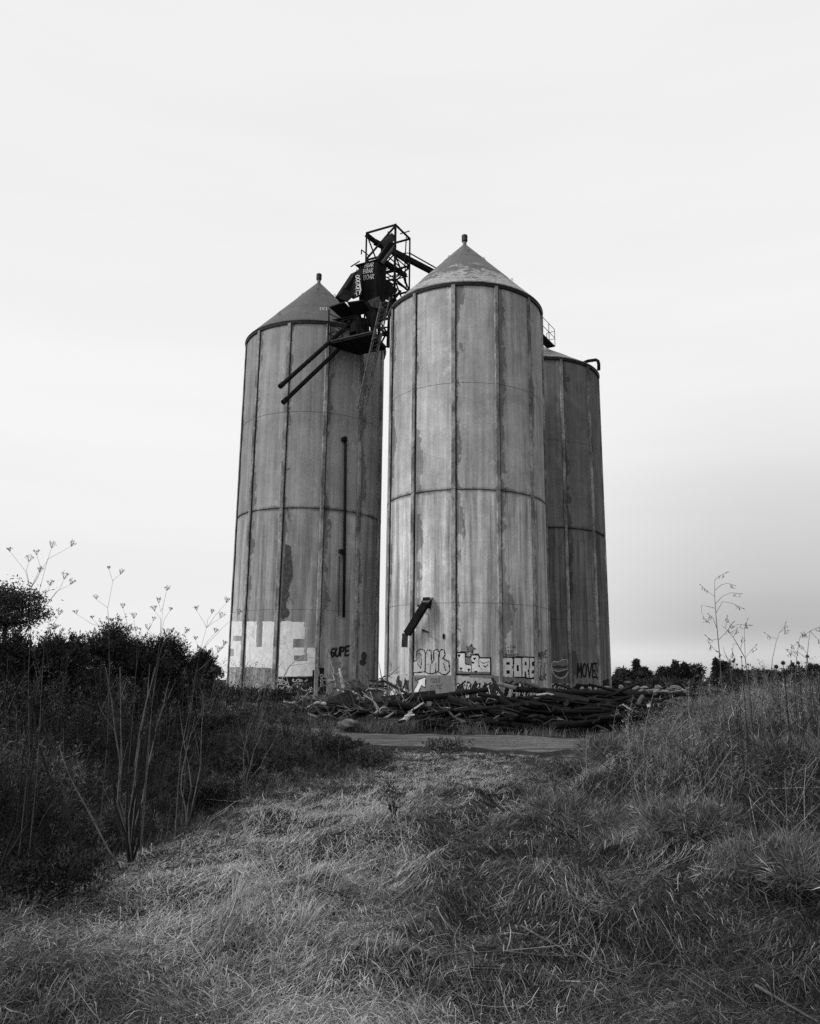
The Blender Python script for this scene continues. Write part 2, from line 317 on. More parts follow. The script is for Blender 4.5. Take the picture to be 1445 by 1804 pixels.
# ------------------------------------------------------------------ silos
RS=4.0; RIM=20.79; APEX=25.0
CF=np.array([2.827,39.69,0]); CL=np.array([-5.626,44.135,0]); CR=np.array([7.915,48.69,0])
def pol(C,th,z,r=RS): return np.array([C[0]+r*math.sin(th),C[1]-r*math.cos(th),z])
def pcyl(px,py,C,R=RS):
    d=ray(px,py); a=d[0]**2+d[1]**2; b=-2*(d[0]*C[0]+d[1]*C[1]); c=C[0]**2+C[1]**2-R*R; disc=max(b*b-4*a*c,0)
    t=(-b-math.sqrt(disc))/(2*a); p=d*t; return math.atan2(p[0]-C[0],-(p[1]-C[1])),p[2]+EYE
def pcone(px,py,C,off=.02):
    d=ray(px,py); lo,hi=30,70
    def fn(t):
        p=d*t+np.array([0,0,EYE]); r=math.hypot(p[0]-C[0],p[1]-C[1]); return p[2]-(RIM+(4.08-r)*(APEX-RIM)/3.96)-off
    t=lo
    while t<60 and fn(t)>0: t+=.02
    return d*t+np.array([0,0,EYE])
def silo(C,off,label,cm,rm,seed,APEX=APEX):
    root=thing('concrete_silo',label,'silo',C,'tall concrete silos of the elevator')
    zj=[5.2,10.4,15.6]; ztop=RIM-.02; secs=[]; z0=-.3
    for k,z in enumerate(zj+[ztop]):
        d=.006*((k*7+seed)%3-1); gdep,gw=((.05,.035) if k==1 else (.02,.01))
        secs.append([(RS+d,z0+(z-gw-z0)*q/6) for q in range(7)])
        if k<3: secs+=[[(RS+d,z-gw),(RS-gdep,z-gw)],[(RS-gdep,z-gw),(RS-gdep,z+gw)],[(RS-gdep,z+gw),(RS,z+gw)]]
        z0=z+gw
    n=96; th=np.linspace(0,2*np.pi,n+1)+off; Vs=[];UVs=[];Qs=[];nb=0
    for prof in secs:
        Vs.append(np.array([[(C[0]+r*math.sin(t),C[1]-r*math.cos(t),z) for t in th] for r,z in prof]).reshape(-1,3)); UVs.append(np.array([[(12*i/n,z) for i in range(n+1)] for r,z in prof]).reshape(-1,2))
        Qs.append(gridquads(n+1,len(prof))+nb); nb+=len(Vs[-1])
    npmesh('wall',np.concatenate(Vs),np.concatenate(Qs),cm,parent=root,uv=np.concatenate(UVs),smooth=True)
    for k in range(12):
        t=off+k*math.pi/6; b=MB(); hw=.1/RS
        # chamfered pilaster running the full height, with small splice plates
        def sec(z,ex=0,r1=.09):
            return [pol(C,t-hw-ex,z,RS-.03),pol(C,t-hw-ex,z,RS+r1*.6),pol(C,t-hw*.75,z,RS+r1),pol(C,t+hw*.75,z,RS+r1),pol(C,t+hw+ex,z,RS+r1*.6),pol(C,t+hw+ex,z,RS-.03)]
        zs=[-.2,5.17,5.23,10.37,10.43,15.57,15.63,ztop-.1]
        for a in range(0,len(zs)-1):
            if a%2: r1=.07
            else: r1=.09
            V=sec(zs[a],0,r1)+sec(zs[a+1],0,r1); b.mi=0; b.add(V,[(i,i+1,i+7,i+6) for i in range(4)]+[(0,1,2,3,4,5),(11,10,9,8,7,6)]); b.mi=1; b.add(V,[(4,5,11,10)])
            e1,e2=t+hw,t+hw+.045/RS; s4=[pol(C,e1,z,RS+.012) for z in (zs[a],zs[a+1])]+[pol(C,e2,z,RS+.012) for z in (zs[a+1],zs[a])]; b.add(s4,[(0,3,2,1)])  # right face and a strip of wall coloured dark as the rib's shadow and gap
        rib=b.build('rib',[M_['rib'],M_['gapshade']],root)
    b=MB(); b.lathe([(3.99,RIM-.2),(4.085,RIM-.2),(4.11,RIM-.02),(4.10,RIM+.01),(4.0,RIM+.03)],C,72); b.build('eave_rim',M_['rim'],root,smooth=False)
    b=MB(); zz=lambda r:RIM+.012+(4.09-r)*(APEX-RIM)/3.97
    b.lathe([(4.12,RIM-.06),(4.13,RIM-.03),(4.09,zz(4.09)),(2.62,zz(2.62)),(2.6,zz(2.6)+.025),(1.3,zz(1.3)+.025),(1.28,zz(1.28)+.05),(.12,zz(.12)+.05)],C,72)
    roof=b.build('roof',rm,root,smooth=False)
    b=MB(); b.lathe([(.14,APEX-.08),(.11,APEX+.02),(.1,APEX+.4)],C,16).build('vent_neck',M_['galv'],roof,smooth=True)
    b=MB(); b.lathe([(.0,APEX+.3),(.15,APEX+.3),(.16,APEX+.32),(.165,APEX+.63),(.15,APEX+.67),(0,APEX+.69)],C,16).build('vent_cap',M_['steel2'],roof)
    for k in range(10):
        r,t=((1.0,3.3)[k%2],off+.3+k*.628); p=pol(C,t,zz(r)+.02,r); b=MB(); b.tube([p,p+[0,0,.1],p+[.05,0,.15],p+[.09,0,.1],p+[.09,0,0]],.014,5).build('lifting_eye',M_['steel2'],roof)
    return root,roof
M_['rib']=mk('concrete_rib',.27,.6,1.6,.9,(1,1,.45),.4); M_['gapshade']=mk('rib_gap_shade',.025,.5,2,.9)  # second one: dark colour painting the shadow line and gap beside each rib
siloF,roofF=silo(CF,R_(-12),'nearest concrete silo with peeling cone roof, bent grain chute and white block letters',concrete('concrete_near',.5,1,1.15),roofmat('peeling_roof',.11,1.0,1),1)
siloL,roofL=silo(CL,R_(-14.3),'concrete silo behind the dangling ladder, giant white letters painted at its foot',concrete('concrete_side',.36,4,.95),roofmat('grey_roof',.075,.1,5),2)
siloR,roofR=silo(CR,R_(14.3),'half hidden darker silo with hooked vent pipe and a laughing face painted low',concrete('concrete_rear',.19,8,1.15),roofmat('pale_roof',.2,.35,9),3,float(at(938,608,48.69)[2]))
# --- graffiti: paint laid on the wall as fine cells, coordinates read off the wall
PAINTED={}
def paint(C,parent,layers,cell=.03,name='graffiti_marking'):  # letters, figures and plain paint patches all share the default name
    """all coats of one tag on one grid: every cell takes the topmost paint, neighbours share corners"""
    mats=[]; conv=[]
    for mn,shapes in layers:
        if mn not in mats: mats.append(mn)
        for sh in shapes:
            P=np.array([(a*RS,z) for a,z in (pcyl(x,y,C) for x,y in sh[1])]); conv.append((mats.index(mn),sh[0],P,sh[2]*.0285 if len(sh)>2 else 0))
    A=np.concatenate([c[2] for c in conv]); pad=max(c[3] for c in conv)+.05
    s=np.arange(A[:,0].min()-pad,A[:,0].max()+pad,cell); z=np.arange(A[:,1].min()-pad,A[:,1].max()+pad,cell); SS,ZZ=np.meshgrid(s,z); top=np.full(SS.shape,-1)
    for mi,ty,P,wd in conv:
        mask=np.zeros(SS.shape,bool); k=len(P)
        if ty=='poly':
            for i in range(k):
                x1,y1=P[i]; x2,y2=P[(i+1)%k]
                if y1!=y2: mask^=((y1>ZZ)!=(y2>ZZ))&(SS<(x2-x1)*(ZZ-y1)/(y2-y1)+x1)
        else:
            for i in range(k-1):
                a,d=P[i],P[i+1]-P[i]; t=np.clip(((SS-a[0])*d[0]+(ZZ-a[1])*d[1])/(d@d+1e-9),0,1); mask|=(SS-a[0]-t*d[0])**2+(ZZ-a[1]-t*d[1])**2<(wd/2)**2
        top[mask]=mi
    r,c=np.nonzero(top>=0); nx=len(s)+1; q=np.stack([r*nx+c,r*nx+c+1,(r+1)*nx+c+1,(r+1)*nx+c],1); u,inv=np.unique(q,return_inverse=True)
    PAINTED[parent.name]=PAINTED.get(parent.name,0)+1; off=RS+.011+.0016*PAINTED[parent.name]; t=(s[0]+(u%nx-.5)*cell)/RS; zz=z[0]+(u//nx-.5)*cell
    o=npmesh(name,np.stack([C[0]+off*np.sin(t),C[1]-off*np.cos(t),zz],1),inv.reshape(-1,4),[M_[m] for m in mats],parent=parent); o.data.polygons.foreach_set('material_index',top[r,c].astype(np.int32)); return o
def circ(cx,cy,rx,ry=None,n=20,a0=0,a1=360):
    ry=rx if ry is None else ry; return [(cx+rx*math.cos(R_(a0+(a1-a0)*i/n)),cy+ry*math.sin(R_(a0+(a1-a0)*i/n))) for i in range(n+1)]
FONT={'B':[[(0,1),(0,0),(.7,.05),(.75,.35),(.05,.48),(.85,.6),(.85,.95),(0,1)]],'O':[circ(.45,.5,.42,.48,12)],'A':[[(0,1),(.45,0),(.9,1)],[(.2,.62),(.72,.62)]],'R':[[(0,1),(0,0),(.75,.08),(.7,.42),(.05,.52),(.85,1)]],
'E':[[(.8,0),(0,0),(0,1),(.85,1)],[(0,.5),(.6,.5)]],'F':[[(.8,0),(0,0),(0,1)],[(0,.5),(.6,.5)]],'U':[[(0,0),(.05,.85),(.45,1),(.8,.85),(.85,0)]],'M':[[(0,1),(.1,0),(.45,.6),(.8,0),(.9,1)]],'V':[[(0,0),(.45,1),(.9,0)]],
'C':[[(.8,.15),(.4,0),(0,.5),(.4,1),(.85,.85)]],'P':[[(0,1),(0,0),(.75,.08),(.7,.45),(0,.52)]],'K':[[(0,0),(0,1)],[(.8,0),(0,.5),(.85,1)]],'S':[[(.8,.1),(.3,0),(.05,.25),(.8,.65),(.7,.95),(0,.95)]],'N':[[(0,1),(.05,0),(.8,1),(.85,0)]],'L':[[(0,0),(0,1),(.8,1)]],'D':[[(0,0),(0,1),(.8,.6),(.6,.1),(0,0)]],'G':[[(.8,.15),(.4,0),(0,.5),(.4,1),(.85,.8),(.8,.55),(.5,.55)]],'I':[[(.4,0),(.4,1)]],'T':[[(0,0),(.9,0)],[(.45,0),(.45,1)]],'Y':[[(0,0),(.4,.5),(.85,0)],[(.4,.5),(.4,1)]],'H':[[(0,0),(0,1)],[(.8,0),(.8,1)],[(0,.5),(.8,.5)]]}
def word(t,x0,y0,wl,h,slant=0,rise=0,gap=1.15):
    out=[]
    for i,c in enumerate(t):
        if c==' ': continue
        for pl in FONT[c]: out.append([(x0+i*wl*gap+px*wl+(1-py)*h*slant,y0+py*h+(i*wl*gap+px*wl)*rise) for px,py in pl])
    return out
def lines(pls,w): return [('line',p,w) for p in pls]
z4=lambda pts:[(390+u/4.661,1040+v/4.661) for u,v in pts]
z5=lambda pts:[(660+u/3.3605,1020+v/3.3605) for u,v in pts]
# left silo: the giant letters
paint(CL,siloL,[('white',[('poly',z4([(88,255),(186,255),(183,375),(102,375),(100,416),(182,416),(178,630),(70,630),(74,540),(104,540),(106,480),(78,480)])),
  ('poly',z4([(212,255),(294,257),(289,465),(335,465),(341,257),(446,257),(436,640),(199,628)])),
  ('poly',z4([(487,258),(540,250),(600,262),(685,258),(683,399),(592,400),(592,468),(680,468),(683,533),(597,535),(600,582),(706,582),(706,470),(770,470),(800,490),(802,700),(750,706),(470,706),(478,500)]))])])
paint(CL,siloL,[('flake',[('poly',[(503,958),(512,962),(514,990),(516,1015),(511,1026),(507,1040),(510,1048),(504,1056),(504,1070),(511,1078),(508,1086),(499,1090),(495,1088),(500,1000)])])],.03,'stain')
random.seed(5)
sw=[]; swd=[]
for i in range(26):
    cx,cy=random.uniform(493,566),random.uniform(1195,1216); r=random.uniform(3,9); a=random.uniform(0,360); sw.append(circ(cx,cy,r,r*random.uniform(.5,.9),8,a,a+random.uniform(120,260)))
paint(CL,siloL,[('black',[('poly',[(491,1193),(556,1192),(575,1194),(574,1224),(490,1224)])]),('pale',lines(sw,1.3)),('dgrey',lines([circ(520+i*9,1206,3,4,8) for i in range(5)],2))])
paint(CL,siloL,[('black',[('poly',[(563,1176),(571,1176),(571,1222),(562,1222)])]),('whitetag',lines([circ(567,1191,2.2,3,10,-90,250),circ(567,1199,2.2,3,10,-90,250),circ(567,1207,2.4,3,10,-90,250)],1.0))])
paint(CL,siloL,[('black',[('poly',[(551,1180),(557,1180),(557,1222),(550,1222)])])])
paint(CL,siloL,[('black',lines(word('GUPE',582,1142,7.5,16,.1,-.12),3.2)),('grey',lines([circ(590,1152,13,11,16,90,300)],.9))])
paint(CL,siloL,[('grey',lines(word('OMD',586,1166,4.5,5,.2)+word('DAYORK',583,1172,4.4,5,.2,.12)+word('KR',592,1179,5,6)+word('UCAFMAN',576,1188,5,6,.1),.9))])
paint(CL,siloL,[('dgrey',[('poly',circ(641,1156,5,8,9)),('poly',circ(639,1167,6,6,8))]),('grey',lines([circ(641,1189,6,4,10,0,200)],.8))])
# near silo
def bub(pts): return z5(pts)
tg=[[(228,555),(232,490),(250,480),(252,430),(270,415),(295,422),(302,445),(300,548),(272,552)],[(298,548),(300,450),(315,420),(335,425),(338,500),(352,480),(350,425),(372,417),(385,440),(380,545),(345,560),(315,558)],[(378,548),(382,440),(395,418),(412,420),(418,450),(402,470),(440,490),(446,545),(425,567),(395,562)]]
paint(CF,siloF,[('pale',[('poly',bub(t)) for t in tg]),('black',lines([bub(t+[t[0]]) for t in tg]+[bub([(255,500),(275,530),(280,470)]),bub([(330,560),(332,510)]),bub([(362,545),(365,500)]),bub([(410,500),(420,540)]),bub([(265,440),(280,455)])],1.5))])
ll=[(485,435),(536,435),(540,462),(572,460),(570,448),(615,448),(620,465),(686,466),(686,568),(560,566),(480,566)]
heart=lambda u,v:z5([(u,v+12),(u-10,v),(u-5,v-7),(u,v-2),(u+5,v-7),(u+10,v)])
star=lambda u,v,r:z5([(u+(r if i%2==0 else r*.42)*math.sin(i*math.pi/5+.2),v-(r if i%2==0 else r*.42)*math.cos(i*math.pi/5+.2)) for i in range(10)])
st=star(568,414,26)
paint(CF,siloF,[('white',[('poly',z5(ll))]),('grey',[('poly',z5([(482,545),(686,548),(686,566),(482,566)])),('poly',z5([(486,470),(500,470),(500,545),(484,545)])),('poly',z5([(540,465),(572,465),(576,510),(540,510)]))]),
 ('black',lines([z5(ll+[ll[0]])],2.4)+lines([z5([(538,440),(538,500),(572,512),(574,545)]),z5([(615,450),(620,520),(640,540)]),z5([(630,490),(645,500),(675,490)])],1.2)+lines([z5([(645,510),(655,522),(668,508)])],1.5)+[('poly',heart(u,v)) for u,v in ((500,452),(592,470),(583,494),(512,530),(558,536),(600,548))]+lines([st+[st[0]]],1.8))])
paint(CF,siloF,[('grey',[('poly',st)])])
B=[(752,462),(868,464),(944,464),(941,588),(751,588)]
def rect(a,b,c,d): return z5([(a,b),(c,b),(c,d),(a,d)])
paint(CF,siloF,[('black',[('poly',z5([(749,458),(946,460),(943,593),(748,593)]))]),('white',[('poly',z5([(757,467),(812,467),(818,480),(818,510),(812,522),(819,535),(819,570),(812,582),(757,582)])),('poly',z5([(825,470),(868,470),(868,580),(825,580)])),('poly',z5([(874,468),(912,468),(912,530),(905,540),(912,582),(900,582),(893,545),(886,545),(886,580),(874,580)])),('poly',z5([(917,468),(944,468),(943,490),(930,490),(930,515),(943,515),(942,540),(930,540),(930,560),(942,560),(941,582),(917,582)]))]),
 ('black',[('poly',rect(779,490,800,508)),('poly',rect(779,540,802,560)),('poly',rect(839,508,853,546)),('poly',rect(888,490,900,510)),('poly',z5([(812,515),(822,523),(812,530)]))])])
paint(CF,siloF,[('black',lines(word('MOVE',948,1150,3.6,12,0,-.3)+word('NUK',948,1190,4.5,9,0,-.1),1.4)),('pale',[('poly',[(948.5,1168),(951,1167),(951,1191),(948.5,1191)]),('poly',[(953,1167),(957,1166),(957,1190),(953,1190)]),('poly',[(959,1166),(962,1166),(962,1188),(959,1188)])]),('black',lines(word('FAUS',948,1167,3.4,22),1.0))])
random.seed(9)
paint(CF,siloF,[('grey',[('poly',[(683,1187),(726,1189),(800,1190),(860,1189),(935,1197),(938,1230),(800,1245),(683,1235)])]),('pale',[('poly',z5([(480,570),(600,585),(700,590),(700,640),(480,650)])),('poly',z5([(85,555),(215,570),(215,640),(85,610)]))])],.04)
fl=[z5([(130,625),(135,585),(148,570),(150,600),(165,610),(160,640)]),z5([(175,640),(182,585),(192,605),(215,600),(220,640),(200,655)])]
ar=z5([(235,660),(262,610),(250,600),(305,580),(300,645),(280,630),(262,668),(315,668),(300,685),(235,680)])
paint(CF,siloF,[('dgrey',[('poly',f) for f in fl]),('white',[('poly',ar)]),('black',lines([ar+[ar[0]]],1.5)+lines([f+[f[0]] for f in fl],1.3)),])
paint(CF,siloF,[('dgrey',lines(word('TUSS',758,1196,4,6,.2)+word('CUTE',757,1208,5,7,.2,-.1)+word('OUC',730,1194,3,5),.8))])
wl=[];wb=[]
for i in range(13):
    x=802+i*9.2; a=random.uniform(-6,6); p=[(x-3,1236),(x+a-1,1222),(x+a+random.uniform(-4,5),1210),(x+random.uniform(4,10),1201+random.uniform(-2,3)),(x+9+a,1206),(x+7,1218),(x+10,1236)]; wl.append(p)
    wb.append([(x+2,1232),(x+a+3,1215),(x+8,1206)])
paint(CF,siloF,[('white',[('poly',p) for p in wl[::2]]),('dgrey',[('poly',p) for p in wl[1::2]]),('black',lines(wl,1.7)+lines(wb,1.3)),('dgrey',lines([[(a[0]+4,a[1]),(b_[0]+4,b_[1])] for a,b_,c in wb],2))])
paint(CF,siloF,[('dgrey',lines(word('LIVE',893,1138,3.5,3)+word('THE',894,1146,3,3)+word('MOMENT',890,1152,3.4,3),.6))],.025)
random.seed(31); ws=[]; wp=[]
for i in range(9):
    x=884+i*6.2; a=random.uniform(-4,4); p=[(x-2,1236),(x+a,1222),(x+a+3,1206+random.uniform(-3,3)),(x+6,1212),(x+4,1224),(x+8,1236)]; wp.append(p); ws.append(p+[p[0]])
paint(CF,siloF,[('pale',[('poly',p) for p in wp[::2]]),('black',[('poly',p) for p in wp[1::2]]),('black',lines(ws,1.5)),('whitetag',lines([circ(905,1217,3,4,9),circ(922,1220,3,4,9),[(893,1228),(899,1215),(902,1226)],[(928,1226),(934,1212),(937,1228)]],1))])
paint(CF,siloF,[('black',lines([[(684,1224),(690,1202),(696,1214),(703,1198),(709,1216),(716,1200),(722,1222)],[(686,1210),(700,1226),(712,1222),(720,1230)]],1.6)),('white',[('poly',[(688,1222),(695,1212),(701,1224),(694,1232)]),('poly',[(707,1224),(714,1212),(719,1226),(712,1232)])])])
# rear silo
fa=z5([(1047,500),(1060,488),(1085,492),(1110,478),(1140,478),(1146,500),(1156,505),(1150,545),(1130,580),(1105,590),(1075,580),(1052,548)])
paint(CR,siloR,[('grey',[('poly',fa)]),('dgrey',[('poly',z5([(1052,515),(1085,512),(1120,515),(1138,510),(1135,528),(1090,530),(1055,528)])),('poly',z5([(1056,540),(1090,548),(1148,532),(1128,572),(1098,582),(1068,565)]))]),('whitetag',lines([fa+[fa[0]],z5([(1056,540),(1090,548),(1148,532)])],1.2))])
paint(CR,siloR,[('black',lines(word('MOVE',1017,1169,8,24,.02,0,1.12),3.2)+lines([[(1048,1168),(1055,1192)],[(1046,1180),(1053,1196)]],2))])
paint(CR,siloR,[('dgrey',[('poly',z5([(1045,620),(1165,620),(1165,672),(1045,672)]))]),('whitetag',lines([z5(circ(1090,648,28,30,14,-20,200)),z5(circ(1092,640,24,22,14)),z5(circ(1095,650,8,14,10)),z5(circ(1145,640,16,18,12)),z5([(1045,625),(1065,620),(1080,628)])],1.3))])
paint(CR,siloR,[('black',[('poly',z5([(1178,640),(1200,618),(1240,625),(1290,620),(1325,640),(1325,682),(1178,682)]))]),('pale',[('poly',z5(circ(1228,655,14,18,12))),('poly',z5(circ(1272,655,15,19,12))),('poly',z5(circ(1308,655,10,18,12)))]),('black',lines([z5(circ(1228,660,8,10,10)),z5(circ(1272,660,8,10,10))],1.2))])
paint(CR,siloR,[('black',[('poly',z5([(1352,600),(1385,590),(1390,675),(1352,675)]))])],.03,'stain')
# tag sprayed on the left roof
b=MB()
for pl in word('OCF',564,541,5,5.5): b.strip([pcone(x,y,CL,.03) for x,y in pl],(-.1,-.75,.66),.035)
b.build('graffiti_marking',M_['pale'],roofL)
b=MB()
for pl in ([(563,503),(565,510),(568,515),(570,519)],[(569,517),(568,523),(567,527)],[(569,528),(570,534)]):
    b.strip([pcone(x,y,CL,.03) for x,y in pl],(-.1,-.75,.66),.05 if pl[0][1]>510 else .06)
b.build('stain',M_['black'],roofL)
# fittings of the silos
def radial(px,py,C,out):
    th,z=pcyl(px,py,C); return pol(C,th,z,RS+out)
ch=MB()
p1,p2=radial(757,1066,CF,.42),radial(731,1118,CF,.55); ch.beam(p1,p2,.27,.3); chute=ch.build('chute',M_['steel'],siloF)
ch=MB(); a=radial(757,1052,CF,.0); c=radial(756,1064,CF,.35); ch.prism([radial(751,1053,CF,.02),radial(763,1053,CF,.02),radial(763,1062,CF,.48),radial(751,1062,CF,.48)],.05); ch.build('hood',M_['galv'],chute)
ch=MB(); ch.beam(radial(757,1056,CF,.2),radial(757,1070,CF,.34),.3,.36); ch.build('inlet',M_['steel'],chute)
ch=MB(); ch.beam(radial(728,1117,CF,.55),radial(727,1141,CF,.55),.27,.27,(0,1,0)); ch.build('outlet',M_['steel2'],chute)
for a_,b_ in (((737,1066),(748,1071)),((745,1110),(761,1115))):
    ch=MB(); ch.beam(radial(*a_,CF,.03),radial(*b_,CF,.4),.06).build('bracket',M_['steel'],siloF)
ch=MB(); ch.beam(radial(782,1117,CF,.02),radial(782,1125,CF,.02),.1,.06,(0,1,0)).build('hatch_plate',M_['steel'],siloF)
pp=MB(); pp.tube([radial(607,770,CL,.12),radial(606,900,CL,.12),radial(605,975,CL,.12),radial(603.5,1088,CL,.14)],.075,10); dp=pp.build('downpipe',M_['steel'],siloL,smooth=True)
for q in ((605,775),(601,972)):
    pp=MB(); a=radial(q[0]-4,q[1],CL,.0); c=radial(q[0]+3,q[1]+4,CL,.16); pp.beam(radial(q[0],q[1],CL,-.05),radial(q[0],q[1],CL,.22),.26,.2).build('bracket',M_['steel'],dp)
pp=MB(); pp.tube([radial(598,980,CL,.05),radial(597,1010,CL,.05),radial(596,1085,CL,.05)],.03,6).build('pipe_shadow',M_['dgrey'],dp)  # dark tube added in place of the shadow beside the downpipe
gp=MB(); yb=46.2
gp.tube([at(1026,640,yb+.2),at(1036,636,yb),at(1050,634,yb-.2),at(1053.5,636,yb-.3),at(1055,641,yb-.3),at(1055,652,yb-.3)],.1,10); gp.build('gooseneck_vent',M_['steel'],siloR,smooth=True)
# catwalk over the rear silo roof
cwz=at(978,610,46.6)[2]; A=at(978,610,46.6); Bq=onz(956,588,cwz); Cq=onz(935,570,cwz); Dq=onz(964,613,cwz)
cw=thing('roof_catwalk','small steel catwalk with thin handrails jutting over the rear silo roof','catwalk',A)
dirv=(Bq-A); dv=Dq-A; MB().prism([A,A+dirv*1.9,A+dirv*1.9+dv,A+dv],.07).build('deck',M_['steel'],cw)
for k in range(4):
    p=A+dirv*k*.48; h=1.12; MB().tube([p,p+[0,0,h]],.022,6).build('post',M_['steel2'],cw)
for h in (.55,1.12): MB().tube([A+[0,0,h],A+dirv*1.45+[0,0,h]],.02,6).build('handrail',M_['steel2'],cw)
for h in (.5,1.0): MB().tube([A+[0,0,h],A+dv*1.+[0,0,h]],.018,6).build('handrail',M_['steel2'],cw)
p=A+dv; MB().tube([p,p+[0,0,1.0]],.02,6).build('post',M_['steel2'],cw)
# legs carrying the catwalk down onto the roof
p=A+dirv*.8+dv*.4; MB().beam(p-[0,0,.05],p-[0,0,1.3],.12).build('support',M_['steel'],cw)
# ------------------------------------------------------------------ headhouse tower between the silos
D1=np.array([-.885,.465,0]); D2=np.array([.49,.872,0])
Nc=at(697,395,43.0); ZT=Nc[2]
hh=thing('elevator_headhouse','black rusted steel headhouse tower with conveyors, spouts and ladder wedged between silos','grain elevator',(Nc[0],Nc[1],19.3))
st_=M_['steel']
sx,sy=2.0,1.75
cor=[Nc,Nc+D1*sx,Nc+D1*sx+D2*sy,Nc+D2*sy]
for i,c in enumerate(cor):
    zb=[21.2,22.0,22.0,22.0][i]; MB().beam(c,(c[0],c[1],zb),(.14 if i==0 else .1),None,(1,0,0)).build('post',st_,hh)
levels=[ZT-.04,ZT-1.85,ZT-3.55]
for li,z in enumerate(levels):
    for i in range(4):
        a,c=cor[i].copy(),cor[(i+1)%4].copy(); a[2]=c[2]=z
        MB().beam(a,c,.085,.1).build('ring_beam',st_,hh)
def brace(i,j,z1,z2,w=.065):
    a,c=cor[i].copy(),cor[j].copy(); a[2]=z1; c[2]=z2; MB().beam(a,c,w).build('brace',st_,hh)
brace(0,1,ZT-.1,ZT-1.8,.09); brace(1,2,ZT-.1,ZT-1.8); brace(3,0,ZT-1.0,ZT-1.9,.05); brace(3,0,ZT-2.0,ZT-3.5); brace(0,3,ZT-2.0,ZT-3.5); brace(0,1,ZT-1.9,ZT-3.5); brace(1,0,ZT-1.9,ZT-3.5); brace(2,3,ZT-1.9,ZT-3.5); brace(3,2,ZT-1.9,ZT-3.5); brace(2,3,ZT-.1,ZT-1.8,.05)
brace(0,3,ZT-3.6,ZT-5.2); brace(3,0,ZT-3.6,ZT-5.2)
# grating at the middle level
for k in range(6):
    t=(k+.5)/6; a=Nc+D1*sx*t; c=a+D2*sy; a=a.copy(); c=c.copy(); a[2]=c[2]=ZT-1.95; MB().beam(a,c,.07,.03).build('grating_bar',st_,hh)
for k in range(4):
    t=(k+.5)/4; a=Nc+D2*sy*t; c=a+D1*sx*.6; a=a.copy(); c=c.copy(); a[2]=c[2]=ZT-2.65; MB().beam(a,c,.07,.04).build('grating_bar',st_,hh)
for q in (((684,408),(684,432),44.2),((705,412),(722,407),44.4),((716,418),(714,455),44.8),((713,455),(716,508),44.6),((707,472),(714,500),44.4),((637,440),(652,452),42.6),((637,440),(637,448),42.6),((629,475),(629,505),41.4),((618,470),(634,460),41.4)):
    MB().beam(at(*q[0],q[2]),at(*q[1],q[2]),.05).build('rod',st_,hh)
# bucket elevator head, twin legs
MB().beam(at(689,428,43.4),at(655,478,42.4),.3,.34).build('conveyor_casing',st_,hh)
MB().beam(at(693,417,43.4),at(676,430,43.2),.36,.4).build('conveyor_head',M_['steel2'],hh)
MB().tube([at(696,434,43.2),at(672,466,42.4),at(660,486,42.0)],.11,10).build('return_leg',M_['steel2'],hh)
MB().beam(at(645,413,45.2),at(664,428,45.4),.2,.24).build('long_spout_head',st_,hh)
MB().beam(at(660,426,45.2),at(768,482,46.4),.27,.3).build('long_spout',st_,hh)
MB().beam(at(722,446,45.2),at(768,472,45.9),.06,.06).build('spout_rail',st_,hh)
MB().beam(at(676,460,42.9),at(715,486,44.4),.2,.24).build('return_spout',st_,hh)
MB().beam(at(686,507,42.6),at(698,514,42.6),.3,.3).build('motor_housing',st_,hh)
# corrugated hopper house carrying the white writing
Kc=at(665,459,41.2); hw_,hd=1.17,1.0; hz=2.5
def corr(p,d,L,z0,z1,nrm,name,amp=.025):
    n=int(L/.07); b=MB(); V=[]
    for i in range(n+1):
        o=amp*(1 if i%2 else -1); q=p+d*L*i/n+nrm*o; V+=[(q[0],q[1],z0),(q[0],q[1],z1)]
    for i in range(n+1):
        o=amp*(1 if i%2 else -1)-.03; q=p+d*L*i/n+nrm*o; V+=[(q[0],q[1],z0),(q[0],q[1],z1)]
    m=2*(n+1); Fs=[(2*i,2*i+2,2*i+3,2*i+1) for i in range(n)]+[(m+2*i+1,m+2*i+3,m+2*i+2,m+2*i) for i in range(n)]
    for i in range(n): Fs+=[(2*i,m+2*i,m+2*i+2,2*i+2),(2*i+1,2*i+3,m+2*i+3,m+2*i+1)]
    b.add(V,Fs); return b.build(name,M_['rustsheet'],hh)
N1=np.array([-D2[0],-D2[1],0]); N2=np.array([.885,-.465,0])
corr(Kc,D1,hw_,Kc[2]-hz,Kc[2],N1,'corrugated_panel'); corr(Kc,D2,hd,Kc[2]-hz,Kc[2],N2,'corrugated_panel'); corr(Kc+D1*hw_,D2,hd,Kc[2]-hz*.8,Kc[2]-.1,-N2,'corrugated_panel'); corr(Kc+D2*hd,D1,hw_,Kc[2]-hz,Kc[2],-N1,'corrugated_panel')
t0=Kc+[0,0,.03]; MB().prism([t0+N1*.08+N2*.05,t0+D1*(hw_+.25)+N1*.08,t0+D1*(hw_+.25)+D2*hd,t0+D2*hd+N2*.05],.05).build('hopper_roof',st_,hh)
def onplane(px,py,P,n,off=.04):
    d=ray(px,py); o=np.array([0,0,EYE]); t=((P+n*off-o)@n)/(d@n); return o+d*t
b=MB()
for wrd,x,y,wl_,h in (('BOAR',642.5,464,3.6,7.5),('BOAR',640,474,3.9,8),('BOAR',640.5,485,4.2,8.5)):
    for pl in word(wrd,x,y,wl_,h,.1,-.14): b.strip([onplane(*q,Kc,N1) for q in pl],N1,.032)
b.build('lettering',M_['whitetag'],hh)
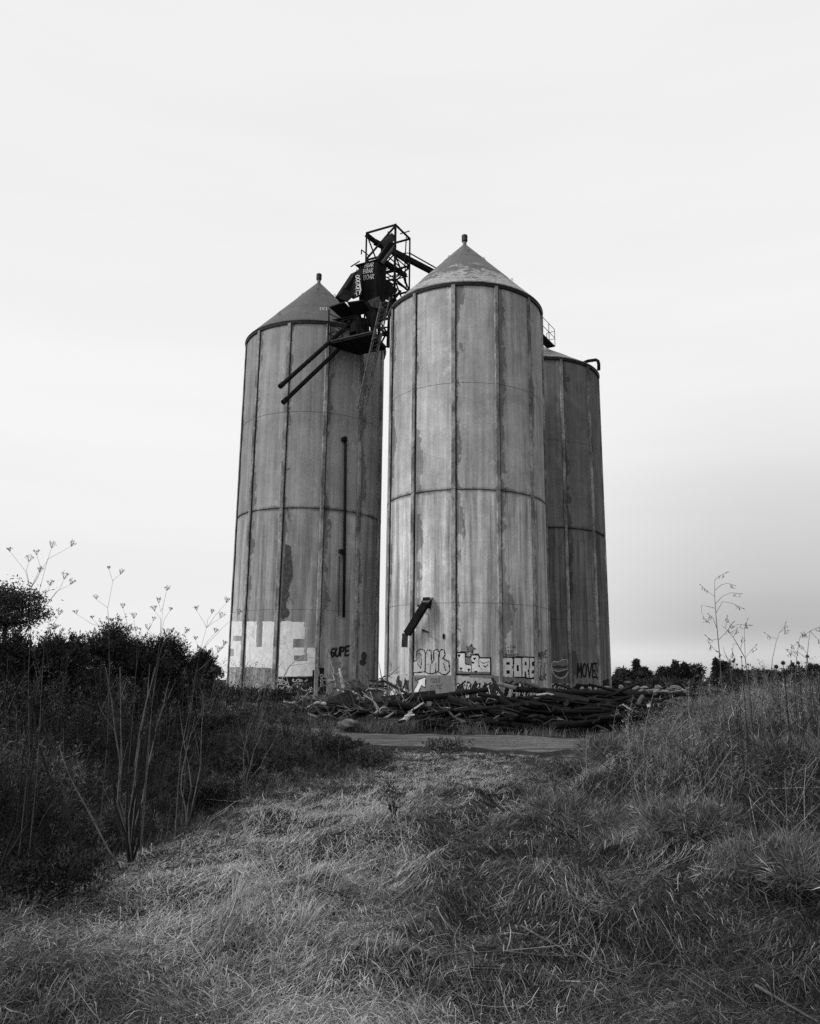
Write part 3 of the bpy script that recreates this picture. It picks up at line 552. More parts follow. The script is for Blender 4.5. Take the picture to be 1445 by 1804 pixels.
# flared side sheet with the vertical scrawl
sheet=[at(632,474,41.35),at(638,474,41.2),at(638,520,40.9),at(622,527,40.9),at(612,518,41.1),at(626,490,41.3)]
nS=np.cross(sheet[1]-sheet[0],sheet[3]-sheet[0]); nS/=np.linalg.norm(nS); nS=nS if nS[1]<0 else -nS
MB().prism(sheet,.04).build('side_sheet',M_['rustsheet'],hh)
b=MB()
scr=[circ(630,487,3.3,2.2,8),circ(631,492.5,3.5,2.2,8),[(626,497),(634,496),(634,501),(627,500)],circ(631,505,3.4,2.5,8),[(626,509),(634,508)],[(627,513),(634,511),(633,516)],[(625,518),(628,515),(629,521)],[(634,498),(636,512),(633,519)]]
for pl in scr: b.strip([onplane(*q,sheet[0],nS,.05) for q in pl],nS,.045)
b.build('lettering',M_['whitetag'],hh)
# sloping chutes and trays below
MB().beam(at(628,486,41.8),at(601,527,41.0),.5,.5).build('sloping_chute',st_,hh)
MB().prism([at(596,526,40.6),at(606,507,40.9),at(622,522,40.9),at(612,532,40.6)],.08).build('chute_flap',st_,hh)
MB().prism([at(580,541,40.2),at(607,532,40.2),at(626,552,41.0),at(604,562,41.0)],.1).build('tray',st_,hh)
MB().prism([at(612,533,40.1),at(640,529,40.1),at(652,546,40.8),at(624,556,40.8)],.1).build('tray',st_,hh)
MB().prism([at(584,564,40.4),at(622,557,40.4),at(626,561,40.8),at(594,569,40.8)],.06).build('tray',st_,hh)
# tapered hopper bottom
ht=[(636,532),(672,530),(690,532),(656,538)]; b=MB()
hy=[41.0,40.9,41.9,42.0]; V=[at(*q,y) for q,y in zip(ht,hy)]+[at(650,575,41.2),at(664,574,41.2),at(668,577,41.6),at(654,578,41.6)]
b.add(V,[(0,1,5,4),(1,2,6,5),(2,3,7,6),(3,0,4,7),(0,3,2,1),(4,5,6,7)]).build('hopper_bottom',M_['rustsheet'],hh)
MB().prism([at(648,530,40.8),at(668,522,40.8),at(676,545,40.9),at(655,541,40.8)],.05).build('torn_sheet',M_['steel2'],hh)
MB().tube([at(628,560,40.9),at(626,590,40.6)],.32,12).build('spout_box',st_,hh)
random.seed(3)
girders=[((600,560),(690,538),41.2,.16),((600,580),(688,560),41.4,.12),((592,572),(660,604),41.6,.1),((640,545),(690,600),42.4,.12),((690,545),(640,600),42.4,.12),((668,540),(668,612),42.0,.14),((688,530),(684,612),42.4,.16),((655,560),(655,600),41.8,.12),((640,560),(640,610),41.6,.1),((660,592),(686,585),42.6,.1),((672,570),(690,600),42.8,.08),((690,570),(672,604),42.8,.08),((610,555),(650,585),41.5,.14),((620,595),(685,590),41.9,.08),((674,556),(690,553),42.7,.09),((663,578),(690,576),42.7,.07),((660,530),(700,560),42.6,.14),((706,512),(680,545),42.6,.12),((700,530),(686,536),42.8,.2)]
for p,q,Y,wd in girders: MB().beam(at(*p,Y),at(*q,Y+.1),wd).build('girder',st_,hh)
MB().prism([at(604,568,41.3),at(650,560,41.3),at(652,598,41.5),at(606,600,41.5)],.1).build('back_panel',st_,hh)
MB().prism([at(676,490,42.2),at(692,500,42.4),at(692,530,42.4),at(670,525,42.2)],.1).build('back_panel',st_,hh)
# platform hung between the silos
PZ=19.3; PA,PB,PC,PD=[onz(x,y,PZ) for x,y in ((578,605),(656,587),(680,614),(626,625))]
MB().prism([PA,PB,PC,PD],.12).build('platform_deck',st_,hh)
for a,c in ((PA,PB),(PB,PC)): MB().tube([a+[0,0,.08],c+[0,0,.08]],.05,8).build('deck_edge',M_['steel2'],hh)
for t in (0,.33,.66,1):
    p=PA+(PB-PA)*t; MB().beam(p,p+[0,0,1.15],.06,None,(1,0,0)).build('post',st_,hh)
p=PA; MB().beam(p,p+[0,0,1.95],.07,None,(1,0,0)).build('post',st_,hh)
for h in (.55,1.1): MB().tube([PA+[0,0,h],PA+(PB-PA)*.6+[0,0,h]],.025,6).build('handrail',st_,hh)
for h in (.55,1.1,1.7): MB().tube([PA+[0,0,h],PA+(PD-PA)*.75+[0,0,h]],.022,6).build('handrail',st_,hh)
for t in (.2,.45,.7):
    a=PD+(PC-PD)*t; c=a+(PA-PD)*.3; MB().beam(a-[0,0,.1],np.array([a[0]*.6+c[0]*.4,a[1]+.4,22.2]),.08).build('hanger',st_,hh)
# two long spouts
for i,(p,q,Y1,Y2) in enumerate((((626,562),(493.5,681),41.0,37.6),((634,580),(499,709),41.0,37.6))):
    a,c=at(*p,Y1),at(*q,Y2); sp_=MB(); d=(c-a)/np.linalg.norm(c-a)
    sp_.tube([a,a+(c-a)*.5,c],.115,12,cap=True).build('spout_pipe',M_['steel'],hh,smooth=False)
    MB().tube([a+(c-a)*.96,c+d*.01],.135,12).build('spout_collar',st_,hh)
# loose caged ladder
LA,LB=at(671,532,38.2),at(629.5,720,37.5); RA,RB=at(687,524,38.4),at(645.5,714,37.7)
for a,c in ((LA,LB),(RA,RB)): MB().beam(a,c,.055,.055).build('ladder_rail',M_['ladder'],hh)
nr=24
for k in range(nr):
    t=(k+.5)/nr; MB().tube([LA+(LB-LA)*t,RA+(RB-RA)*t],.014,5).build('ladder_rung',M_['ladder'],hh)
ax=(LB-LA)/np.linalg.norm(LB-LA); sdv=(RA-LA); sdv=sdv-ax*(sdv@ax); wl_=np.linalg.norm(sdv); sdv/=wl_; fr_=np.cross(ax,sdv); fr_=fr_ if fr_[1]<0 else -fr_
hoops=[]
for k in range(6):
    t=.1+k*.145; c=LA+(LB-LA)*t; pts=[]
    for i in range(9):
        an=math.pi*i/8; pts.append(c+sdv*(wl_/2-wl_/2*1.0*math.cos(an))-sdv*.18*math.sin(an)*1+fr_*.55*math.sin(an))
    MB().tube(pts,.02,5).build('cage_hoop',M_['ladder'],hh); hoops.append(pts)
for i in (3,6): MB().tube([h[i] for h in hoops],.016,5).build('cage_strap',M_['steel2'],hh)
# ------------------------------------------------------------------ debris heap: every log, plank and pipe a thing of its own
def logthing(name,pts,r,mats,label,cat,group=None,n=10,jit=.08,capm=1):
    pts=[np.array(p,float) for p in pts]
    if len(pts)==2: pts=[pts[0]+(pts[1]-pts[0])*t+(rng.normal(size=3)*.12*np.mean(r) if 0<t<1 else 0) for t in (0,.2,.4,.6,.8,1)]
    k=len(pts)
    if isinstance(r,(tuple,list)) and len(r)==2: r=[r[0]+(r[1]-r[0])*i/(k-1) for i in range(k)]
    b=MB(); b.tube(pts,r,n,True,1 if len(mats)>1 else None,jit); o=b.build(name,mats,origin=pts[0]); return tag(o,label,cat,group)
LG=[M_['log'],M_['cut']]; PW=[M_['pale_wood'],M_['pale_wood']]; GW=[M_['grey_wood'],M_['cut']]
def pxl(l,Y): 
    k=len(l); Y=Y if isinstance(Y,(list,tuple)) else (Y,Y); Y=[q+(1.3 if q<30.5 else .3) for q in Y]; return [at(x,y,Y[0]+(Y[1]-Y[0])*i/(k-1)) for i,(x,y) in enumerate(l)]
def pipe_open(pts,r,mat,label,name='steel_pipe',cat='pipe'):
    a,c=[np.array(p,float) for p in pts]; b=MB(); b.tube([a,a+(c-a)*.5,c],r,16,False); b.tube([c,a+(c-a)*.5,a],r*.9,16,False)
    d=(c-a)/np.linalg.norm(c-a); b.tube([a,a-d*.005],[r,r*.9],16,False); b.tube([c,c+d*.005],[r,r*.9],16,False)
    return tag(b.build(name,mat,origin=a,smooth=True),label,cat)
pipe_open(pxl([(673,1236),(768,1225)],(31.5,30.4)),.2,M_['steel'],'wide dark open-ended metal pipe lying left of the block letters')
logthing('utility_pole',pxl([(905,1214),(1000,1219),(1110,1223),(1257,1223)],(30.4,28.6)),(.11,.08),LG,'long dark straight pole laid along the top of the heap to the right','pole')
logthing('log',pxl([(915,1240),(1015,1247)],(29.8,29.5)),.12,LG,'dark round log in mid heap under the long pole','log')
logthing('branch',pxl([(945,1225),(965,1222),(985,1227),(1038,1241)],(29.2,29)),(.045,.03),PW,'pale bent branch lying over dark timbers below the block letters','branch')
logthing('branch',pxl([(977,1259),(995,1265),(1005,1270),(1023,1274)],28.2),(.03,.02),PW,'thin white twig across the darkest middle of the heap','branch')
logthing('tree_stump',pxl([(1133,1226),(1122,1243),(1110,1258),(1098,1276)],(27.9,27.5)),(.08,.14),[M_['grey_wood'],M_['cut']],'grey leaning trunk piece widening downward at the right of the heap','trunk')
logthing('branch',pxl([(1096,1271),(1080,1280),(1060,1291)],27.4),(.09,.04),PW,'pale stubby limb spreading left from the grey leaning trunk','branch')
logthing('fence_post',pxl([(1143,1240),(1150,1288)],27.2),(.07,.07),PW,'white upright post stub standing at the right end of the heap','post')
logthing('stick',pxl([(1097,1241),(1148,1274)],27.4),.025,PW,'thin straight pale stick crossing behind the white post stub','stick')
logthing('branch',pxl([(1148,1262),(1175,1250),(1200,1247)],27.3),(.03,.02),GW,'thin grey branch running right from the white post stub','branch')
logthing('branch',pxl([(1083,1270),(1085,1255),(1093,1243),(1100,1240)],27.6),(.025,.02),GW,'arched twig left of the grey leaning trunk','branch')
logthing('log',pxl([(868,1246),(900,1258),(930,1273)],(29,27.8)),(.11,.07),GW,'grey round log pointing down toward the dirt track from mid heap','log')
logthing('fence_post',pxl([(598,1177),(601,1192),(607,1219)],30),(.035,.075),PW,'white leaning post sticking up from the root mound','post')
z6=lambda pts:[(440+u/3.44,1170+v/3.44) for u,v in pts]
logthing('branch',pxl(z6([(655,336),(700,322),(745,305),(775,285),(770,255),(740,215),(690,190)]),28),(.05,.02),PW,'bleached forked branch arching down from the root mound','branch')
logthing('branch',pxl(z6([(780,330),(835,320),(875,292),(872,265),(850,260),(800,265),(785,285),(800,310)]),27.8),(.04,.025),PW,'bleached branch bent into an open loop in front of the heap','branch')
logthing('branch',pxl(z6([(790,280),(760,235),(715,200),(680,165)]),28.3),(.035,.015),PW,'slim bleached branch beside the open loop branch','branch')
logthing('driftwood',pxl(z6([(905,372),(940,345),(968,310),(985,290)]),27.3),(.16,.05),PW,'pale wedge of split wood standing in the grass fringe','wood')
logthing('driftwood',pxl(z6([(940,318),(965,312),(1000,308)]),27.25),(.05,.03),PW,'small pale splinter crossing the split wood wedge','wood')
logthing('stick',pxl(z6([(960,295),(1055,235)]),28),.035,PW,'straight pale stick leaning above the split wood wedge','stick')
logthing('pole',pxl([(675,1199),(700,1212),(722,1225)],(32.5,31)),.05,LG,'thin black pole propped against the foot of the near silo','pole')
logthing('branch',pxl(z6([(335,275),(370,250),(410,232),(440,238),(465,240)]),28.5),(.03,.07),PW,'pale curved branch stub left of the root mound','branch')
logthing('branch',pxl(z6([(350,300),(385,312),(410,322)]),28.2),(.04,.05),PW,'short pale branch lying low left of the root mound','branch')
logthing('branch',pxl(z6([(760,265),(830,258),(1000,262),(1200,265),(1240,275)]),29),(.03,.02),PW,'long thin pale branch laid level behind the loop branch','branch')
logthing('plank',pxl([(878,1205),(912,1213)],(32,30)),.08,GW,'grey board end poking up below the block letters','plank')
logthing('pole',pxl([(868,1196),(874,1208),(890,1232)],(31.5,29.6)),.06,LG,'black pole tilted steeply in front of the wildstyle lettering','pole')
for i,(p,lb) in enumerate((([(735,1232),(860,1215)],'dark slender log slanting up toward the wildstyle lettering'),([(770,1252),(905,1248)],'thick dark log lying level near the heap front'),([(800,1240),(870,1228)],'short black log propped behind the level front log'))):
    logthing('log',pxl(p,(29.5,29.9)),(.13,.1),LG,lb,'log')
logthing('plank',pxl([(925,1202),(950,1211),(982,1222)],(31,30.2)),(.09,.07),GW,'grey sloping board leaning down to the long pole','plank')
logthing('bark_sheet',pxl([(880,1234),(902,1246),(922,1256)],28.6),(.03,.16),LG,'curled dark bark sheet in the middle of the heap','bark')
b=MB(); b.beam(at(752,1240,30.2),at(760,1240,30.2),.16,.17); tag(b.build('concrete_block',M_['rock'],origin=at(755,1240,30.2)),'small pale square block sitting on the dark timbers','block')
# root mound
def lump(name,c,r,mat,label,cat,group=None,seed=0,sq=(1,1,1)):
    n,m=14,9; V=[]; rs=np.random.default_rng(seed)
    ph=rs.uniform(0,6,6)
    for i in range(m+1):
        t=math.pi*i/m
        for j in range(n):
            a=2*math.pi*j/n; d=np.array([math.sin(t)*math.cos(a),math.sin(t)*math.sin(a),math.cos(t)])
            q=1+.2*math.sin(3*d[0]+ph[0]+2*d[2])+.14*math.sin(5*d[1]+ph[1])+.09*math.sin(7*d[2]+ph[2]+4*d[0])+rs.uniform(-.11,.11)*(0<i<m); V.append(np.array(c)+d*q*r*np.array(sq))
    b=MB(); b.add(V,[(i*n+j,(i+1)*n+j,(i+1)*n+(j+1)%n,i*n+(j+1)%n) for i in range(m) for j in range(n)]); return tag(b.build(name,mat,origin=c),label,cat,group)
lump('root_ball',at(626,1214,30.6),.36,M_['grey_wood'],'pale earthy root ball perched on top of the brush heap','root ball',seed=3,sq=(1.1,1,.85))
lump('root_ball',at(600,1246,30.2),.5,M_['log'],'dark tangled root mass under the pale root ball','root ball',seed=4,sq=(1.3,1,.8))
lump('rock',at(612,1275,28.4),.2,M_['rock'],'pale rock at the grassy edge of the track, left of the heap','rock',seed=5,sq=(1.5,1,.8))
# stack of short boards against the left silo's corner
for i in range(5):
    a=at(652+rng.uniform(-2,3),1199+i*4.4,32.3); c=at(678+rng.uniform(-4,3),1201+i*4.2,32.0); b=MB(); b.beam(a,c,.25,.07)
    tag(b.build('board',M_['grey_wood'] if i%2 else M_['log'],origin=a),'short weathered board in the small stack between the two front silos','board','short boards stacked between the silos')
# filler: many dark timbers
protos=[]
for k in range(7):
    L=[2.6,3.4,1.9,4.2,2.2,3.0,1.5][k]; pts=[(L*(i/6-.5),(.025*math.sin(i*.6+k)+.012*math.sin(i*1.7+k))*(k%3),.02*math.sin(i*.8+k*2)*(k%2)) for i in range(7)]; r=[.085,.07,.11,.075,.045,.13,.1][k]
    b=MB(); b.tube(pts,[r*(1-.35*i/6) for i in range(7)],9,True,1,.07); protos.append(b.build('log',LG))
for k in range(3):
    b=MB(); L=[2.4,1.8,2.9][k]; b.beam((-L/2,0,0),(L/2,0,0),.24,.05); o=b.build('plank',LG); protos.append(o)
for k in range(5):
    L=[2.0,1.6,2.6,1.9,2.3][k]; rr=np.random.default_rng(k+40); pts=np.array([(L*(i/7-.5),rr.normal()*.1,rr.normal()*.09) for i in range(8)]); b=MB(); b.tube(pts,[.04*(1-.7*i/7) for i in range(8)],6,True,None,.1)
    for q in (2,4,5): b.tube([pts[q],pts[q]+[.25,.2*(-1)**q,.12],pts[q]+[.5,.3*(-1)**q,.3+.05*q]],[.025,.018,.008],5)
    protos.append(b.build('branch',[M_['grey_wood']]))
used=set(); rs=np.random.default_rng(77)
GL={'log':('charred dark log, one of many jammed flat inside the debris heap','log','dark logs filling the debris heap'),'plank':('charred dark plank, one of many wedged flat inside the debris heap','plank','dark planks filling the debris heap'),'branch':('grey twiggy branch, one of many caught in the debris heap','branch','grey branches caught in the debris heap')}
def place(k,x,y,z,rz,ry,rx):
    o=protos[k]
    if k in used: o=o.copy(); COL.objects.link(o)
    used.add(k); o.location=(x,y,z); o.rotation_euler=(rx,ry,rz); nm=o.name.split('.')[0]; tag(o,*GL[nm])
for i in range(298):
    x=rs.uniform(-5.4,12.6); y=rs.uniform(28.5,33.2)-.12*(x-3); e=sst(0,1.6,y-28.2+.12*(x-3))
    if x<-1.5 and rs.random()<.75 or x<.3 and rs.random()<.5: k=rs.integers(10,15)
    else: k=rs.choice([0,1,2,3,4,5,6,3,4,7,8,9,7,9,10,11,12,13,14]) if x<3.5 else rs.choice([0,1,2,3,4,5,6,3,1,3,5,7,8,9,7,9,12])
    lay=rs.random()**1.1*(.3+.3*e)*(1.25 if 3.5<x<9 else .85)
    place(int(k),x,y,float(H(x,y))+.08+lay,rs.normal(0,.55)+(math.pi if rs.random()<.5 else 0),rs.normal(0,.13),rs.uniform(0,6) if k<7 else rs.normal(0,.3))
for i in range(60):
    px=rs.uniform(470,700); py=rs.uniform(1205,1276) if px>540 else rs.uniform(1205,1240); Y=rs.uniform(29,31.5); a=at(px,py,Y); a[2]=max(a[2],float(H(a[0],a[1]))+.05); d=np.array([rs.normal(0,1),rs.normal(0,.5),rs.normal(.25,.5)]); d/=np.linalg.norm(d); L=rs.uniform(.5,1.5); sd=np.cross(d,[0,1,0])*rs.normal(0,.22)*L
    P=[a+d*L*t+sd*math.sin(t*3)+rs.normal(size=3)*.03 for t in np.linspace(0,1,7)]
    for p in P: p[2]=max(p[2],float(H(p[0],p[1]))+.04)
    b=MB(); r0=rs.uniform(.012,.045); b.tube(P,[r0*(1-.7*t) for t in np.linspace(0,1,7)],6)
    for q in (3,5): v=d+rs.normal(0,.7,3); b.tube([P[q],P[q]+v*.18,P[q]+v*.4],[r0*.5,r0*.35,r0*.12],4)
    tag(b.build('branch',M_['grey_wood'] if rs.random()<.75 else M_['pale_wood'],origin=a),'thin dry crooked twig, one of many sticking out of the brush heap at the left','branch','twigs of the brush heap')
# rubble stones to the right of the silos
random.seed(21)
for i in range(26):
    px=[1066,1080,1094,1107,1112,1122,1135,1142,1150,1160,1170,1180,1190,1199,1130,1098,1160,1185,1206,1212,1088,1118,1146,1172,1194,1204][i]; py=random.uniform(1203,1214); Y=random.uniform(33,38)
    c=at(px,py,Y); sz=random.uniform(.07,.16); c[2]=max(float(H(c[0],c[1]))+sz*.4,c[2]-.18)
    if i in (3,4): c[2]+=.25
    lump('rubble_stone',c,sz,M_['rock'],'pale broken stone in the low rubble row right of the silos','rubble','rubble stones beside the rear silo',seed=100+i,sq=(random.uniform(1,2),1,random.uniform(.5,.8)))
# ------------------------------------------------------------------ vegetation
def wedge(n,y0,y1,p=1.3,wid=.66,m=.8):
    """points spread over the wedge of field in front of the viewer, thinner with distance"""
    u=rng.random(n); e=1-p
    y=(y0**e+u*(y1**e-y0**e))**(1/e); x=rng.uniform(-1,1,n)*(wid*y+m); return x,y
def offroad(x,y,k=2.0): return np.abs(y-road_c(x))>k+.25+.9*(vnoise(x,y,1.3,61)-.3)
def pathb(x,y):
    xp=np.interp(y,[4.2,5.2,6.7,8.7,12,15,19],[-.3,-.9,-1.5,-1.4,-.6,.6,1.0]); return np.exp(-((x-xp)/(.75+.04*y))**2)
def blades(x,y,h,w,lean,leandir,tone,K=4,zoff=0):
    n=len(x); t=np.linspace(0,1,K)[None,:]; z0=H(x,y)-.01+zoff
    cx=x[:,None]+np.cos(leandir)[:,None]*(lean*h)[:,None]*t**1.8; cy=y[:,None]+np.sin(leandir)[:,None]*(lean*h)[:,None]*t**1.8
    cz=z0[:,None]+h[:,None]*(t-(np.minimum(lean,1.4)*.28)[:,None]*t**2.2)
    C=np.stack([cx,cy,cz],2); W=w[:,None]*np.array([1,.85,.55,.08] if K==4 else np.linspace(1,.1,K))[None,:]
    return ribbons(C,W,tone)
def strands(x,y,L,w,ang,tone,zl,rise,K=4,curl=.25):
    """lying straw: long thin curved ribbons resting on the ground"""
    n=len(x); t=np.linspace(-.5,.5,K)[None,:]; c=rng.normal(0,curl,n)[:,None]
    a=ang[:,None]; lx=L[:,None]*t; ly=L[:,None]*c*(t**2*2)
    cx=x[:,None]+np.cos(a)*lx-np.sin(a)*ly; cy=y[:,None]+np.sin(a)*lx+np.cos(a)*ly
    cz=H(cx,cy)+zl[:,None]+(rise*L)[:,None]*(t+.1)+ (rng.normal(0,.02,n)[:,None]*(1-4*t**2))
    W=w[:,None]*np.array([.6,1,1,.4])[None,:]; return ribbons(np.stack([cx,cy,np.maximum(cz,H(cx,cy)+.004)],2),W,tone)
def lit(n,s=.35): return np.exp(rng.normal(0,s,n))
# -- path grass: tufts of short dead grass, pale on the trodden line
def tufts(nc,y0,y1,p,nb,rad,keep,hf,tf,lean=(.2,1.3),wind=(.3,.8),wd=(.0027,.0004)):
    x,y=wedge(nc,y0,y1,p); k=keep(x,y)&offroad(x,y,1.95); x,y=x[k],y[k]; n=len(x); m=rng.integers(nb//2,nb+nb//2,n); idx=np.repeat(np.arange(n),m); N=len(idx)
    r=rad*(.5+rng.random(n))*(1+.05*y); a=rng.uniform(0,6.283,N); q=np.sqrt(rng.random(N)); ox=np.cos(a)*q*r[idx]; oy=np.sin(a)*q*r[idx]; X,Y=x[idx]+ox,y[idx]+oy
    ch=hf(x,y)*lit(n,.35); h=ch[idx]*(.45+.75*rng.random(N)); wa=rng.normal(wind[0],wind[1],n)[idx]; le=rng.uniform(lean[0],lean[1],n)[idx]*(.5+rng.random(N))
    vx=np.cos(wa)*le+np.cos(a)*q*.45; vy=np.sin(wa)*le+np.sin(a)*q*.45
    tone=(tf(x,y)*lit(n,.45))[idx]*lit(N,.3); return blades(X,Y,h,wd[0]+wd[1]*Y,np.hypot(vx,vy),np.arctan2(vy,vx),tone)
def swath(x,y): return sst(-.5,.9,x+.12*(y-4.5))*(1-sst(9.5,12.5,y))
def keepP(x,y): 
    c=vnoise(x,y,1.3,5); return (xl(y)-x<.35)&(x-xr(y)<.6)&(rng.random(len(x))<(.18+.82*sst(.3,.62,c))*(1-.7*swath(x,y)))
def hP(x,y): return (.035+.11*sst(.45,.8,vnoise(x,y,.8,6))*sst(5,6.5,y)*(1-swath(x,y))*(1-.55*sst(9,11.5,y)))*(1-.2*sst(12,15,y))
def tP(x,y): return (.27+1.8*pathb(x,y)*(.35+.65*sst(4.8,6.4,y))+.2*sst(10,13,y))*(.55+.85*sst(.3,.7,vnoise(x,y,1.0,12))*(.5+.6*vnoise(x,y,3.1,13)))*(1-.6*sst(.3,1.8,x)*(1-sst(10,13,y)))
g1=tufts(26000,3.1,23,1.4,16,.05,keepP,lambda x,y:.75*hP(x,y),tP,lean=(.5,2.0),wind=(.3,1.5))
g1b=tufts(3800,3.1,12,1.4,22,.05,lambda x,y:keepP(x,y)&(pathb(x,y)>.3)&(vnoise(x,y,.9,17)>.42)&(y>4.8),lambda x,y:.05+.12*sst(.45,.75,vnoise(x,y,.9,16)),lambda x,y:1.1*tP(x,y),lean=(.25,1.3),wind=(.35,.75))
g1c=tufts(9000,9.5,20,1.2,14,.07,lambda x,y:(xl(y)-x<.2)&(x-xr(y)<.5)&(pathb(x,y)>.25),lambda x,y:.035+.06*rng.random(len(x)),lambda x,y:2.2*pathb(x,y)*(.55+.7*vnoise(x,y,1.6,18)),lean=(.6,1.8),wind=(.2,.7))
a=joinA([g1,g1b,g1c]); a=(a[0],a[1],np.minimum(a[2],1.55)); tag(npmesh('dry_grass',a[0],a[1],M_['grass'],a[2]),'short pale dead grass covering the trodden path between the banks','grass',kind='stuff')
# -- mown straw lying everywhere in matted handfuls, thickest at the front right
def handfuls(nc,y0,y1,p,nb,rad,keep,Lm,tf,wd,spread=.5,zr=.022,curl=.16):
    x,y=wedge(nc,y0,y1,p); k=keep(x,y)&offroad(x,y,2.1); x,y=x[k],y[k]; n=len(x); m=rng.integers(nb//2,nb+nb//2,n); idx=np.repeat(np.arange(n),m); N=len(idx)
    r=rad*(.4+1.2*rng.random(n)); X=x[idx]+rng.normal(0,1,N)*r[idx]; Y=y[idx]+rng.normal(0,1,N)*r[idx]; d=(vnoise(x,y,.7,22)*4+rng.normal(0,.8,n))[idx]+rng.normal(0,spread,N)
    L=rng.gamma(2.5,Lm/2.5,N)+.03; up=rng.gamma(1.3,zr,n)[idx]*(.3+rng.random(N)); tone=(tf(x,y)*lit(n,.5))[idx]*lit(N,.6); w=(wd[0]+wd[1]*Y)*(.6+.8*rng.random(N))
    return strands(X,Y,L,w,d,tone,up,rng.normal(.03,.2,N),curl=curl)
def keepS(x,y):
    s=np.maximum(sst(-1.6,1.0,x+.12*(y-4.5)),1-sst(4.6,6.5,y)); return (xl(y)-x<.2)&(x-xr(y)<1.6)&(rng.random(len(x))<(.3+.7*s)*(.1+.9*sst(.28,.62,.6*vnoise(x,y,1.3,21)+.4*vnoise(x,y,4.1,27))))
def tS(x,y): return (.2+.9*sst(.42,.8,vnoise(x,y,.75,24))*(.45+.7*vnoise(x,y,2.6,25))+1.0*pathb(x,y)*(.3+.7*sst(4.8,6.4,y)))*(1-.25*sst(1.0,2.2,x))
g2=handfuls(24000,3.1,20,1.42,16,.06,keepS,.1,tS,(.0022,.0003),.75)
g2c=handfuls(9000,3.1,12,1.42,6,.09,keepS,.035,lambda x,y:1.2*tS(x,y),(.005,.0004),1.5,.012,.05)
g3=handfuls(1300,3.3,11,1.4,5,.14,keepS,.3,lambda x,y:1.25*tS(x,y),(.0022,.0003),.9,.04,.1)
gd=handfuls(20000,3.1,18,1.42,16,.09,lambda x,y:(xl(y)-x<.3)&(x-xr(y)<1.8),.06,lambda x,y:.08+.34*vnoise(x,y,1.5,28)**2+1.0*pathb(x,y)*(.45+.55*sst(4.8,6.2,y))*(.4+1.1*vnoise(x,y,2.0,29)),(.0025,.00036),1.6,.01)
a=joinA([g2,g2c,g3,gd]); a=(a[0],a[1],np.minimum(a[2],1.7)); tag(npmesh('mown_straw',a[0],a[1],M_['straw'],a[2]),'mown straw and dead stalks lying tangled over the near ground','straw',kind='stuff')
# -- right bank: tall dead grass and weed stems
x,y=wedge(260000,4.5,24,1.25,.66,1.0); inR=x-xr(y); k=(inR>-.25)&offroad(x,y,2.2)&(y<23.2)&(rng.random(len(x))<sst(-.25,.9,inR)*(.35+.65*sst(.3,.6,vnoise(x,y,1.0,31)))); k&=(rng.random(len(x))<.35+.65*sst(6,9,y))
x,y,inR=x[k],y[k],inR[k]; n=len(x); hh_=sst(0,2.5,inR)*sst(5.5,9,y)
h=(.08+.14*rng.random(n)+.5*hh_*rng.random(n)**1.6)*(.55+.8*vnoise(x,y,.7,32)); patch=.2+1.15*sst(.3,.75,vnoise(x,y,.9,33))*(.4+.8*vnoise(x,y,3.3,34))
g4=blades(x,y,h,.0025+.00042*y,rng.uniform(.1,1.6,n),rng.normal(2.7,1.6,n),lit(n,.5)*patch*.7)
x,y=wedge(60000,4.5,22,1.3,.66,1.0); inR=x-xr(y); k=(inR>0)&offroad(x,y,2.3)&(rng.random(len(x))<sst(-.2,1.2,inR)*.7); x,y,inR=x[k],y[k],inR[k]; n=len(x)
g5=strands(x,y,rng.gamma(3,.1,n)+.1,.002+.0003*y,rng.uniform(0,6.3,n),lit(n,.5)*.6,.03+.3*rng.random(n)*sst(.3,2,inR)*sst(5.5,8,y),rng.normal(.1,.5,n),curl=.3)
a=joinA([g4,g5]); tag(npmesh('bank_grass',a[0],a[1],M_['grass'],a[2]),'tall matted dead grass covering the bank on the right','grass',kind='stuff')
# leafy annual weeds mixed in: thin stems with many tiny leaves
def weedplants(px,py,ht,nl,ls,tone,spread=.35,z0=None,stemtone=1.2,upl=.5,lw=.3):
    n=len(px); zb=H(px,py) if z0 is None else z0; out=[]
    t=np.linspace(0,1,5)[None,:]; d=rng.uniform(0,6.3,n); ln=rng.uniform(.05,spread,n)
    ex=np.cos(d)*ln*ht; ey=np.sin(d)*ln*ht; bx=rng.normal(0,.05,(n,1))*t*(1-t)*4*ht[:,None]
    C=np.stack([px[:,None]+ex[:,None]*t**1.4+bx,py[:,None]+ey[:,None]*t**1.4,zb[:,None]+ht[:,None]*t],2)
    W=(.004+.00035*py)[:,None]*np.linspace(1,.4,5)[None,:]; out.append(ribbons(C,W,tone*stemtone*lit(n,.45)))
    m=n*nl; idx=np.repeat(np.arange(n),nl); tt=rng.random(m)**.8*.85+.15; f=tt*4; i0=np.minimum(f.astype(int),3); fr=(f-i0)[:,None]
    c=C[idx,i0]*(1-fr)+C[idx,i0+1]*fr; rad=(.02+.16*(1.1-tt)*ht[idx])*rng.random(m); a=rng.uniform(0,6.3,m)
    dv=np.stack([np.cos(a),np.sin(a),rng.normal(upl,.5,m)],1); c=c+dv*rad[:,None]*.9
    out.append(leaves(c,dv+rng.normal(0,.35,(m,3)),ls*(.6+.8*rng.random(m))*(1+.03*py[idx]),ls*lw*(1+.03*py[idx])*np.ones(m),tone[idx]*lit(m,.5)))
    return joinA(out)
x,y=wedge(5200,5.5,23,1.02,.66,1.0); inR=x-xr(y); k=(inR>.3)&offroad(x,y,2.4)&(rng.random(len(x))<.8*sst(.2,1.8,inR)*sst(5,8.5,y)); x,y=x[k],y[k]; n=len(x)
